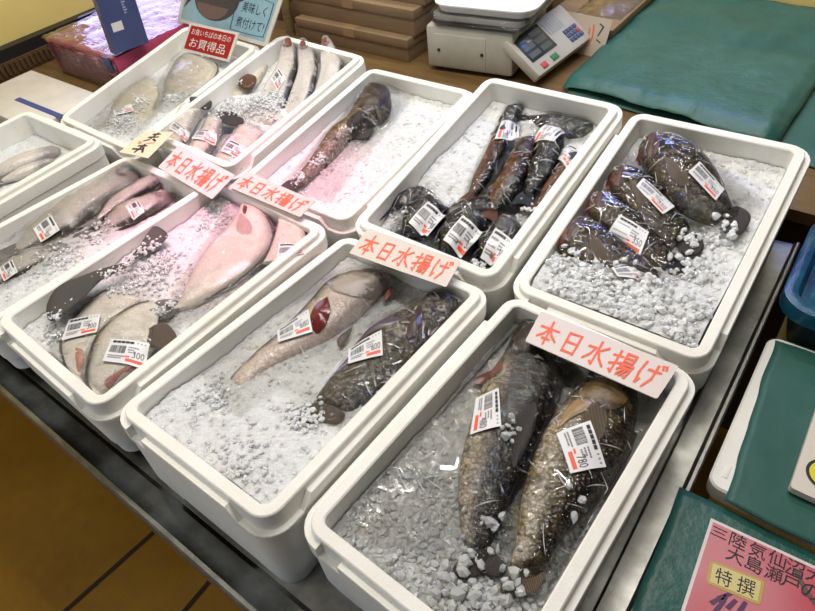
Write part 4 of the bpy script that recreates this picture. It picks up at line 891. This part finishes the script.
rtray(MB(), SM, .02, .00, wS+.03, .34, [(-.03, hS+.001), (-.01, hS+.014), (.0, hS+.020), (.0, hS+.034), (-.006, hS+.034)], .03).build('weighing_platform', m_noisy('dull_grey_metal', (.36, .35, .32), (.46, .45, .42), 14, .3, .1, metal=.3), sc)
fm = MB(); rtray(fm, SM, .016, -.006, wS+.036, .348, [(.0, hS+.012), (.003, hS+.022), (.001, hS+.040)], .03).build('platform_film', FILM, sc)
tr = root('white_tray', 'white plastic tray lying on the weighing scale', 'tray', SM @ Vector((wS/2, .17, hS+.034)))
rtray(MB(), SM, .03, .01, wS+.045, .36, [(-.02, hS+.0345), (-.004, hS+.040), (.006, hS+.060), (.012, hS+.062), (.012, hS+.066), (.002, hS+.067), (-.006, hS+.060), (-.014, hS+.046)], .045).build('tray_body', mat('white_plastic', (.80, .80, .77), .3), tr)
n = Vector((math.sin(math.radians(33))*math.cos(math.radians(352)), math.sin(math.radians(33))*math.sin(math.radians(352)), math.cos(math.radians(33))))
p0 = at(541, 79, -.06); q = [on_plane(u, v, p0, n) for u, v in ((504, 38), (561, 5.5), (592, 34), (541, 79))]
ax = ((q[1]-q[0])+(q[2]-q[3])); ax -= n*ax.dot(n); wl = ax.length/2; ax.normalize(); ay = n.cross(ax); ctr = sum(q, Vector())/4
if ay.dot(q[0]-q[3]) < 0: ay = -ay
hl = (abs((q[0]-q[3]).dot(ay))+abs((q[1]-q[2]).dot(ay)))/4
KM = Matrix((ax, ay, ax.cross(ay))).transposed().to_4x4(); KM.translation = ctr
cs = MB().box((-wl/2, -hl, -.034), (wl/2, hl, 0), KM, bev=.007).build('console', PL, sc)
MB().box((-.06, -.02, -.10), (.06, hl*.9, -.03), KM, bev=.006).build('console_bracket', PLD, sc)
KQ = lambda s, t, h=0: KM @ Vector(((s-.5)*wl, (.5-t)*2*hl, h))
def kbox(name, s0, t0, s1, t1, h, mats, par, bev=.0012):
    M2 = KM; a = ((s0-.5)*wl, (.5-t1)*2*hl, -.002); b = ((s1-.5)*wl, (.5-t0)*2*hl, h)
    return MB().box(a, b, M2, bev=bev).build(name, mats, par)
SCR = mat('dark_screen', (.035, .045, .05), .15)
scr = kbox('display_screen', .06, .08, .50, .70, .002, SCR, cs)
tx = MB(); nn_ = ax.cross(ay)
KT = lambda s, t: KQ(s, t, .0025)
for i in range(3):
    for j in range(2):
        a = [KT(.09+.2*j, .15+.18*i), KT(.26+.2*j, .15+.18*i), KT(.26+.2*j, .27+.18*i), KT(.09+.2*j, .27+.18*i)]; tx.add(a, [(3, 2, 1, 0)])
tx.build('display_windows', mat('lcd_green_grey', (.085, .105, .105), .2), scr, smooth=False)
kg = MB()
for i in range(6):
    for j in range(4): kg.add([], []); kg.box(((.545+.045*i-.5)*wl, (.5-(.17+.09*j))*2*hl, -.002), ((.582+.045*i-.5)*wl, (.5-(.10+.09*j))*2*hl, .002), KM)
kg.build('function_keypad', mat('grey_keys', (.42, .43, .41), .5), cs, smooth=False)
KB = mat('blue_keys', (.06, .085, .17), .45); KR = mat('red_keys', (.50, .06, .04), .4); KG = mat('green_keys', (.03, .17, .06), .4)
for i in range(4):
    for j in range(3): kbox('number_key', .70+.058*i, .53+.11*j, .75+.058*i, .62+.11*j, .004, KR if (i == 3 and j == 1) else KB, cs)
kbox('red_key', .12, .80, .20, .93, .004, KR, cs); kbox('green_key', .30, .79, .40, .92, .004, KG, cs)
# ------------------------------------------------------------------ cartons
CB = m_noisy('brown_cardboard', (.20, .135, .072), (.25, .17, .095), 5, .7, .03, stretch=(1, 1, 8)); CBD = m_noisy('dark_cardboard', (.09, .05, .024), (.12, .07, .034), 5, .7, .03)
CBE = mat('carton_gap', (.03, .018, .010), .8)
def carton(label, x0, y0, x1, y1, z0, z1, yaw=0, m_=None, group='brown cardboard cartons'):
    M = Matrix.Rotation(math.radians(yaw), 4, 'Z'); M.translation = W_((x0+x1)/2, (y0+y1)/2, 0); a, b = (x1-x0)/2, (y1-y0)/2
    r = root('cardboard_carton', label, 'carton', W_((x0+x1)/2, (y0+y1)/2, z0), group)
    MB().box((-a, -b, z0), (a, b, z1-.006), M, bev=.002).build('carton_body', m_ or CB, r)
    lid = MB().box((-a-.004, -b-.004, z1-.03), (a+.004, b+.004, z1), M, bev=.002).build('carton_lid', m_ or CB, r)
    MB().box((-.025, -b-.0046, z1-.029), (.025, b+.0046, z1+.0004), M).build('packing_tape', mat('tan_tape', (.33, .22, .11), .25), lid, smooth=False)
    return r
b0 = at(409, 62.6, CZ); z1 = up_at(b0, 409, 39.5); y0 = b0.y
carton('lower brown cardboard carton beside the weighing scale', b0.x-.51, y0, b0.x, y0+.30, CZ, z1)
b1 = at(415, 37, z1); z2 = up_at(b1, 414, 10); carton('upper brown cardboard carton of the stack beside the weighing scale', b1.x-.56, b1.y, b1.x, b1.y+.30, z1+.0005, z2)
b2 = at(425, 6, z2); carton('top brown cardboard carton cut off by the upper picture edge', b2.x-.28, b2.y, b2.x, b2.y+.25, z2+.0005, z2+.09)
b3 = at(243, 40, CZ); carton('dark brown carton between blue sign and carton stack', -.50, y0+.10, -.07, y0+.42, CZ, .02, 0, CBD); carton('dark brown carton on top of the one by the blue sign', -.52, y0+.09, -.08, y0+.42, .0205, .14, 0, CBD)
st = MB(); pa = W_(-.045, y0+.01, CZ); st.tube([pa, pa+Vector((.004, 0, .09)), pa+Vector((.010, .0, .17))], [.018, .017, .015], 14)
so = st.build('wooden_stick', m_noisy('olive_wood', (.13, .10, .04), (.22, .17, .075), 10, .5, .1, stretch=(1, 1, 8))); tag(so, 'short olive brown stick standing behind the silver fish heads', 'stick')
# cartons at the back, right of the scale
c5 = carton('brown carton behind the scale console under a plastic bag', .84, 1.52, 1.085, 1.92, CZ, -.03); c6 = carton('brown carton farther back with a clear bag on its lid', .50, 1.62, .83, 1.95, CZ, .02)
pb = on_plane(606, 48, W_(1.10, 1.50, CZ), Vector((0, 1, 0)))
q = [W_(.93, 1.505, .012), W_(1.095, 1.490, .012), W_(1.085, 1.46, CZ+.001), W_(.92, 1.475, CZ+.001)]
x, y, n = frame(q); r = root('leaflet', 'clear-sleeved leaflet with red and black marks leaning behind the scale console', 'leaflet', (q[2]+q[3])/2)
slab(q, .002, 'sheet', mat('cream_paper', (.55, .46, .36), .3), r); M = quad_map(q); mb = MB()
strokes(mb, M, [[(.78, .85), (.86, .8), (.80, .55)], [(.80, .45), (.88, .4)]], .03, .0006, n, 0); strokes(mb, M, [[(.66, .8), (.70, .5), (.66, .25)], [(.60, .7), (.62, .3)]], .03, .0006, n, 1)
mb.build('printed_marks', [INK_BLACK, INK_RED], r, smooth=False)
def crumple(name, cx, cy, z, rx, ry, h, m_, label, cat_, seed, parent=None):
    V = []; F = []; N = 26
    for j in range(N+1):
        for i in range(N+1):
            a, b = i/N*2-1, j/N*2-1; d = max(0, 1-(abs(a)**3+abs(b)**3)/1.3)
            V.append(W_(cx+a*rx+.006*noise.noise(Vector((b*4, seed, 1))), cy+b*ry, z+.0008+h*d*(.45+abs(noise.noise(Vector((a*2.3, b*2.3, seed))))+.35*abs(noise.noise(Vector((a*6, b*6, seed)))))))
    F = [(j*(N+1)+i, j*(N+1)+i+1, (j+1)*(N+1)+i+1, (j+1)*(N+1)+i) for j in range(N) for i in range(N)]
    o = obj(name, V, F, m_, parent, sharp=0); return tag(o, label, cat_) if parent is None else o
crumple('plastic_bag', 1.00, 1.74, -.03, .08, .14, .035, m_film('bag_film', 18, (.86, .86, .86), .8, .08, 2.0), 'crumpled clear plastic bag on the carton behind the console', 'plastic bag', 3.3)
# ------------------------------------------------------------------ green paper sheets
GREEN = m_noisy('green_sheet', (.014, .085, .072), (.024, .115, .096), 9, .42, .8, spec=.45, bd=.012); GREEN2 = m_noisy('dark_green_sheet', (.016, .085, .066), (.024, .108, .086), 6, .5, .4, bd=.01)
def sheet(name, label, c4, m_, amp=.006, drop=(0, 0, 0, 0), N=48, group=None, seed=0, th=.0015, fs=6):
    """wrinkled sheet over quad BL,BR,TR,TL; drop = how far the front, right, back, left edges sag"""
    c = [Vector(p) for p in c4]; V = []
    for j in range(N+1):
        for i in range(N+1):
            s, t = i/N, j/N; p = (c[0]*(1-s)+c[1]*s)*(1-t)+(c[3]*(1-s)+c[2]*s)*t
            h = amp*(noise.noise(Vector((p.x*fs, p.y*fs, seed)))+.6*abs(noise.noise(Vector((p.x*fs*2.6+9, p.y*fs*2, seed))))+.3*abs(noise.noise(Vector((p.x*fs*6, p.y*fs*5, seed)))))
            for dd, e in zip(drop, (t, 1-s, 1-t, s)): h -= dd*math.exp(-(e/.035)**2)
            wv = .006*noise.noise(Vector((s*5, t*5, seed+4)))
            V.append(p+Vector((wv, wv*.8, h)))
    n1 = len(V); V += [v-Vector((0, 0, th)) for v in V]
    F = [(j*(N+1)+i, j*(N+1)+i+1, (j+1)*(N+1)+i+1, (j+1)*(N+1)+i) for j in range(N) for i in range(N)]; F += [tuple(n1+a for a in f[::-1]) for f in F]
    E = list(range(N+1)); ed = [i for i in E]+[(j*(N+1)+N) for j in E[1:]]+[N*(N+1)+i for i in E[::-1][1:]]+[j*(N+1) for j in E[::-1][1:-1]]
    F += [(ed[a-1], ed[a-1]+n1, ed[a]+n1, ed[a]) for a in range(len(ed))]
    o = obj(name, V, F, m_, None, sharp=0); return tag(o, label, 'sheet', group)
gz = -.050
carton('flat brown carton under the big green sheet', 1.16, 1.26, 1.60, 1.85, CZ, gz-.018)
L = lambda u, v, z: at(u, v, z)
a, b = L(563, 75, gz), L(779, 138, gz)
sheet('green_sheet', 'big green sheet spread over the rear counter at the upper right', [a, b, W_(1.70, 1.97, gz), W_(1.10, 1.97, gz)], GREEN, .011, (.022, .02, 0, .012), seed=1)
a2, b2 = L(566, 88, CZ+.016), L(815, 166, CZ+.016)
sheet('green_sheet', 'lower dark green sheet peeking out under the front edge of the big one', [a2, b2+Vector((.10, 0, 0)), W_(1.95, 1.88, CZ+.016), W_(1.12, 1.75, CZ+.016)], GREEN2, .004, (.012, .01, 0, 0), seed=5, fs=5)
# ------------------------------------------------------------------ left: pink wrapped box, blue pack, taped package
PINK = m_noisy('pink_box', (.36, .035, .10), (.48, .07, .15), 4, .35, .0); 
pz = .03; pf = at(42, 37, pz); x0, y0p = pf.x, .565
r = root('wrapped_box', 'magenta box in shiny clear film by the yellow wall', 'box', W_(x0+.22, y0p+.25, CZ))
MB().box((x0+.008, y0p+.006, CZ), (-.222, 1.04, pz-.002), Matrix.Translation((0, 0, ZO)), bev=.004).build('box_body', PINK, r)
pn = MB().box((x0+.05, y0p+.003, CZ+.012), (-.30, y0p+.008, pz-.03), Matrix.Translation((0, 0, ZO))).build('pale_panel', mat('pale_pink_panel', (.62, .30, .32), .4), r, label='pale pink front panel')
fw = MB(); NX, NY = 40, 46; V = []; F = []
for j in range(NY+1):
    for i in range(NX+1):
        s, t = i/NX, j/NY; X = x0+(-.219-x0)*s; sd_ = seed_ = 0
        if t < .22: yy, zz = y0p-.001-.004*abs(noise.noise(Vector((X*20, t*30, 2)))), CZ+.002+(pz-CZ)*t/.22
        else: yy, zz = y0p+(1.045-y0p)*(t-.22)/.78, pz+.001+.010*abs(noise.noise(Vector((X*11, t*16, 1))))+.004*abs(noise.noise(Vector((X*30, t*40, 1))))
        V.append(W_(X, yy, zz))
F = [(j*(NX+1)+i, j*(NX+1)+i+1, (j+1)*(NX+1)+i+1, (j+1)*(NX+1)+i) for j in range(NY) for i in range(NX)]
orient(obj('plastic_wrap', V, F, m_film('shiny_box_film', 24, (.98, .93, .97), .8, .08, 2.4), r, sharp=0), (0, -.5, 1))
tp = at(110, 56, pz); MB().box((tp.x-.022, y0p-.008, pz-.045), (tp.x+.014, y0p-.005, pz+.002), Matrix.Translation((0, 0, ZO))).build('blue_tape', mat('blue_tape', (.02, .06, .20), .35), r, smooth=False)
q = standing('s', '', ((115, 54.5), (149, 42.5)), ((96, 0), (136, 0)), (pz+.013, pz+.013), 0, math.radians(8), 0, None)
e1 = (q[0]-q[3])*1.35; q[0] = q[3]+e1; q[1] = q[2]+e1; x, y, n = frame(q)
r = root('blue_pack', 'dark blue upright pack standing on the magenta wrapped box', 'pack', (q[2]+q[3])/2-n*.02)
slab(q, .05, 'pack_body', m_noisy('navy_card', (.040, .055, .14), (.055, .075, .18), 6, .35, 0), r, smooth=False)
M = quad_map(q); mb = MB(); mb.add([M(a, b)+n*.0006 for a, b in ((.16, .72), (.46, .72), (.46, .60), (.16, .60))], [(0, 1, 2, 3)]); mb.build('white_sticker', mat('sticker_white', (.62, .60, .58), .4), r, smooth=False)
mb = MB()
for i in range(7): mb.add([M(a, b)+n*.0007 for a, b in ((.60, .30+.035*i+.02), (.66+.02*(i % 3), .30+.035*i+.02), (.66+.02*(i % 3), .30+.035*i), (.60, .30+.035*i))], [(0, 1, 2, 3)])
mb.build('small_print', mat('pale_print', (.30, .32, .42), .5), r, smooth=False)
pz2 = -.052
r = root('foam_package', 'white taped foam package on the counter left of the fish boxes', 'package', W_(-.43, .34, CZ))
MB().box((-.66, .225, CZ), (-.215, .475, pz2), Matrix.Translation((0, 0, ZO)), bev=.006).build('package_body', m_noisy('white_wrap', (.58, .55, .50), (.68, .65, .60), 9, .4, .25), r)
ta, tb_ = at(20, 100, pz2), at(57, 115, pz2)
d_ = (tb_-ta).normalized(); a_ = ta-d_*.02; sd_ = Vector((-d_.y, d_.x, 0))*.010; e_ = tb_+d_*.03
a_.x = max(a_.x, -.655)
MB().add([a_-sd_+Vector((0, 0, .0012)), e_-sd_+Vector((0, 0, .0012)), e_+sd_+Vector((0, 0, .0012)), a_+sd_+Vector((0, 0, .0012)), a_-sd_-Vector((0, 0, .001)), e_-sd_-Vector((0, 0, .001)), e_+sd_-Vector((0, 0, .001)), a_+sd_-Vector((0, 0, .001))], [(0, 1, 2, 3), (0, 4, 5, 1), (1, 5, 6, 2), (2, 6, 7, 3), (3, 7, 4, 0)]).build('blue_tape', mat('blue_strap', (.02, .055, .26), .35), r, smooth=False)
# ------------------------------------------------------------------ right: adjoining table, blue tub, lid, sheets, poster, foam board
at_ = root('side_table', 'yellow-brown adjoining table at the right picture edge', 'table', (2.25, .4, 0))
MB().box((1.836, -.75, RZ-.045), (2.75, .90, RZ-.020), Matrix.Translation((0, 0, ZO))).build('table_top', m_noisy('yellow_table', (.30, .22, .055), (.38, .28, .08), 5, .45, .05), at_, smooth=False)
for x, y in ((1.87, -.70), (2.70, -.70), (1.87, .86), (2.70, .86)): MB().tube([(x, y, 0), (x, y, ZO+RZ-.045)], .02, 12).build('leg', STEEL, at_)
tz0 = RZ-.019; I4 = Matrix.Translation((0, 0, ZO))
tcorner = at(779, 302, -.055)
r = root('blue_tub', 'dark blue tub lined with blue film at the right picture edge', 'tub', W_(tcorner.x+.25, tcorner.y+.24, tz0))
tx0, ty0 = max(tcorner.x, 1.818), tcorner.y
rtray(MB(), I4, tx0, ty0, tx0+.5, ty0+.29, [(-.035, tz0+.001), (-.03, tz0+.004), (-.006, -.075), (.004, -.072), (.004, -.056), (-.010, -.056), (-.016, -.07), (-.045, tz0+.03)], .05).build('tub_body', mat('deep_blue_plastic', (.012, .045, .055), .35), r)
rtray(MB(), I4, tx0, ty0, tx0+.5, ty0+.29, [(.008, -.085), (.008, -.054), (-.002, -.0505), (-.014, -.053), (-.020, -.075), (-.046, tz0+.034)], .05).build('film_liner', m_noisy('blue_liner', (.008, .03, .14), (.012, .10, .17), 14, .2, .7, bd=.01), r)
V = []; F = []; N = 30
for j in range(N+1):
    for i in range(N+1): a, b = i/N, j/N; V.append(W_(tx0+.055+.39*a, ty0+.055+.18*b, -.105+.02*noise.noise(Vector((a*8, b*8, 4)))+.008*noise.noise(Vector((a*25, b*25, 4)))))
F = [(j*(N+1)+i, j*(N+1)+i+1, (j+1)*(N+1)+i+1, (j+1)*(N+1)+i) for j in range(N) for i in range(N)]
n1 = len(V); V += [W_(tx0+.055+.39*a, ty0+.055+.18*b, -.130) for a, b in ((0, 0), (1, 0), (1, 1), (0, 1))]; F.append((n1+3, n1+2, n1+1, n1))
tag(obj('fish_meal', V, F, m_noisy('ochre_contents', (.16, .13, .075), (.34, .30, .20), 30, .5, .5), None, sharp=0), 'ochre grainy contents inside the blue tub', 'seafood', None, 'stuff')
# foam lid with corner notches
lz = -.128; lq = [at(766, 333, lz), at(711, 485, lz)]
lx0, ly1, ly0 = (lq[0].x+lq[1].x)/2, lq[0].y, lq[1].y
r = root('foam_slab', 'white styrofoam lid beside the steel edge, half under a green sheet', 'lid', W_(lx0+.15, (ly0+ly1)/2, tz0))
rtray(MB(), I4, lx0, ly0, lx0+.30, ly1, [(-.008, tz0), (-.002, tz0+.012), (.0, lz-.004), (-.003, lz)], .022).build('lid_body', FOAM, r)
for yy in (ly0+.035, ly1-.035): MB().box((lx0+.016, yy-.012, lz-.0005), (lx0+.024, yy+.012, lz+.0012), I4, bev=.0005).build('corner_mark', FOAM, r)
gl = at(777, 334, lz+.003); gl2 = at(727, 486, lz+.003)
sheet('green_sheet', 'green sheet lying over the white styrofoam lid', [Vector((gl2.x+.004, ly0-.015, gl2.z)), W_(2.45, ly0-.02, lz+.003), W_(2.45, ly1+.004, lz+.003), Vector((gl.x, ly1+.002, gl.z))], GREEN2, .0022, (0, .0, .006, 0), seed=8)
sz = -.142
r = root('foam_box', 'white styrofoam box showing one corner under the front green sheet', 'box', W_(2.1, -.12, tz0))
MB().box((1.822, -.42, tz0), (2.5, ly0-.035, sz-.004), I4, bev=.006).build('foam_body', FOAM, r)
sa, sb = at(697, 479, sz), at(653, 611, sz)
sheet('green_sheet', 'green sheet under the pink poster', [W_(min(sb.x, 1.825), -.44, sz), W_(2.55, -.44, sz), W_(2.55, ly0-.018, sz), W_(max(sa.x-.018, 1.79), ly0-.020, sz)], GREEN, .0025, (0, 0, .0, 0), seed=11)
pzr = sz+.007; ptl, pbl, ptr = at(711, 518, pzr), at(690, 611, pzr), at(815, 566, pzr)
xv = (ptr-ptl).normalized(); yv = Vector((-xv.y, xv.x, 0)); Wp, Hp = .36, .27
q = [ptl, ptl+xv*Wp, ptl+xv*Wp-yv*Hp, ptl-yv*Hp]; n = Vector((0, 0, 1))
r = root('pink_poster', 'pink poster with black brush writing and a gold plaque', 'poster', ptl+xv*Wp/2-yv*Hp/2)
slab(q, .0012, 'sheet', mat('poster_white', (.72, .66, .64), .3), r, smooth=False)
M = quad_map(q); mb = MB(); mb.add([M(a, b)+n*.0005 for a, b in ((.012, .985), (.985, .985), (.985, .018), (.012, .018))], [(0, 1, 2, 3)])
PK = mat('poster_pink', (.60, .13, .16), .3); co = coords(PK, 'Object'); ln(PK, ramp(PK, noise_tex(PK, co, 5, 2), [(.35, (.50, .075, .10)), (.62, (.60, .21, .24))]), B(PK).inputs['Base Color'])
mb.build('pink_panel', PK, r, smooth=False)
def inp(u, v):                               # picture point on the poster -> its own (s,t)
    d = at(u, v, pzr)-ptl; return d.dot(xv)/Wp, -d.dot(yv)/Hp
mb = MB(); cw, chh = .062, .085
for ch, (u, v) in zip('三陸気仙沼大', ((719, 533), (738, 541.5), (757.5, 551), (777, 559), (795, 568), (815, 576))):
    s, t = inp(u, v); text(mb, ch, M, s-cw/2, t-chh/2*(.6 if ch == '三' else 1), s+cw/2, t+chh/2*(.6 if ch == '三' else 1), .0012, n)
for ch, (u, v) in zip('大島瀬戸の', ((735, 556), (754, 565), (773.5, 574), (791, 582), (810, 592))):
    s, t = inp(u, v); text(mb, ch, M, s-cw/2, t-chh/2, s+cw/2, t+chh/2, .0012, n)
mb.build('black_lettering', INK_BLACK, r, smooth=False)
pc = [inp(*p) for p in ((710, 560), (765, 581), (760, 606), (706, 583))]
Qp = [M(s, t)+n*.0010 for s, t in pc]; g_ = slab([Qp[0], Qp[1], Qp[2], Qp[3]], .0004, 'gold_plaque', mat('gold_print', (.50, .36, .08), .35), r, .006)
g2 = quad_map(Qp); mb = MB(); mb.add([g2(a, b)+n*.0003 for a, b in ((.06, .9), (.94, .9), (.94, .1), (.06, .1))], [(0, 1, 2, 3)]); mb.build('plaque_centre', mat('gold_light', (.66, .55, .25), .35), g_, smooth=False)
mb = MB(); text(mb, '特', g2, .14, .18, .44, .84, .0006, n); text(mb, '撰', g2, .54, .18, .86, .84, .0006, n); mb.build('plaque_lettering', INK_BLACK, g_, smooth=False)
mb = MB()
for S in ([(712, 603), (720, 598), (730, 594)], [(716, 611), (722, 603), (726, 596)], [(728, 608), (735, 601)], [(740, 611), (745, 603)]): strokes(mb, M, [[(a, 1-b) for a, b in (inp(*p) for p in S)]], .020, .0009, n)
mb.build('purple_brush_strokes', mat('purple_ink', (.09, .02, .09), .4), r, smooth=False)
mb = MB()
for S, w in (([(797, 572), (801, 582), (808, 594), (815, 604)], .022), ([(803, 586), (806, 596)], .010)): strokes(mb, M, [[(a, 1-b) for a, b in (inp(*p) for p in S)]], w, .0010, n)
mb.build('branch_picture', mat('branch_brown', (.12, .075, .06), .5), r, smooth=False)
bz = lz+.020; b0 = at(790, 487, bz); r = root('foam_board', 'thick white board with yellow black-outlined shapes on the right green sheet', 'sign', (b0.x+.14, b0.y+.11, ZO+lz))
q = [b0+Vector((.0, .24, 0)), b0+Vector((.28, .24, 0)), b0+Vector((.28, 0, 0)), b0]
slab(q, .0125, 'board', mat('board_white', (.66, .60, .52), .45), r, .006)
M = quad_map(q); n = Vector((0, 0, 1)); mb = MB()
for cx, cy, rr in ((.145, .80, .105), (.16, .50, .12), (.5, .75, .13), (.82, .45, .14)):
    for k, (s, mi, lf) in enumerate(((1, 0, .0005), (.84, 1, .0008))):
        mb.add([M(cx+rr*s*math.cos(a), cy+rr*s*math.sin(a)*1.15)+n*lf for a in (2*math.pi*i/24 for i in range(24))], [tuple(range(24))[::-1]], mi)
mb.build('yellow_shapes', [INK_BLACK, mat('sign_yellow', (.70, .62, .04), .4)], r, smooth=False)

# ------------------------------------------------------------------ light
def area(name, loc_, size, energy, col, look, shape='RECTANGLE'):
    l = bpy.data.lights.new(name, 'AREA'); l.shape = shape; l.size = size[0]; l.size_y = size[1]; l.energy = energy; l.color = col
    o = bpy.data.objects.new(name, l); C.objects.link(o); o.location = loc_; o.rotation_euler = (Vector(look)-Vector(loc_)).to_track_quat('-Z', 'Y').to_euler(); return o
WARM = (1, .95, .86); COOL = (.66, .80, 1)
for lx_, ly_, e_ in ((-.2, .35, 12), (.7, -.9, 8), (.8, .55, 18), (1.45, .8, 12), (0, 1.6, 10), (.9, 1.75, 11), (1.5, 1.8, 7), (1.4, -1.3, 4), (1.2, 3.0, 9)):
    area('ceiling_tube_light', (lx_, ly_, 2.80), (1.2, .035), e_, WARM, (lx_, ly_, 0))
area('shop_front_light', (-.2, -2.6, 1.7), (2.2, 1.2), 22, COOL, (1.0, 0, .9))
area('added_blue_light', (-.83, 1.05, 1.30), (.5, .8), 4.5, (.42, .46, 1), (.2, 1.05, 1.30))  # unseen lamp, added to put bluish reflections on the wrapped box's film
area('added_blue_light', (1.15, 1.93, 2.05), (.7, .06), 7, (.10, .22, 1), (1.5, .65, .95))  # unseen blue strip, added for blue streaks on the rockfish film
s = bpy.data.lights.new('pink_fish_lamp', 'SPOT'); s.energy = 64; s.color = (1, .14, .42); s.spot_size = math.radians(35); s.spot_blend = .9; s.shadow_soft_size = .06
so = bpy.data.objects.new('pink_fish_lamp', s); C.objects.link(so); so.location = (.70, .45, 2.3); so.rotation_euler = (Vector((.66, .30, ZO))-so.location).to_track_quat('-Z', 'Y').to_euler()
w = bpy.data.worlds.new('world'); bpy.context.scene.world = w; w.use_nodes = True
bg = w.node_tree.nodes['Background']; bg.inputs[0].default_value = (.55, .56, .60, 1); bg.inputs[1].default_value = .11
sc_ = bpy.context.scene; vs = sc_.view_settings; vs.view_transform = 'Standard'; vs.look = 'None'; vs.gamma = 1; vs.use_curve_mapping = False; vs.exposure = -.1
sc_.cycles.max_bounces = 8; sc_.cycles.transparent_max_bounces = 16; sc_.cycles.caustics_reflective = False; sc_.cycles.caustics_refractive = False
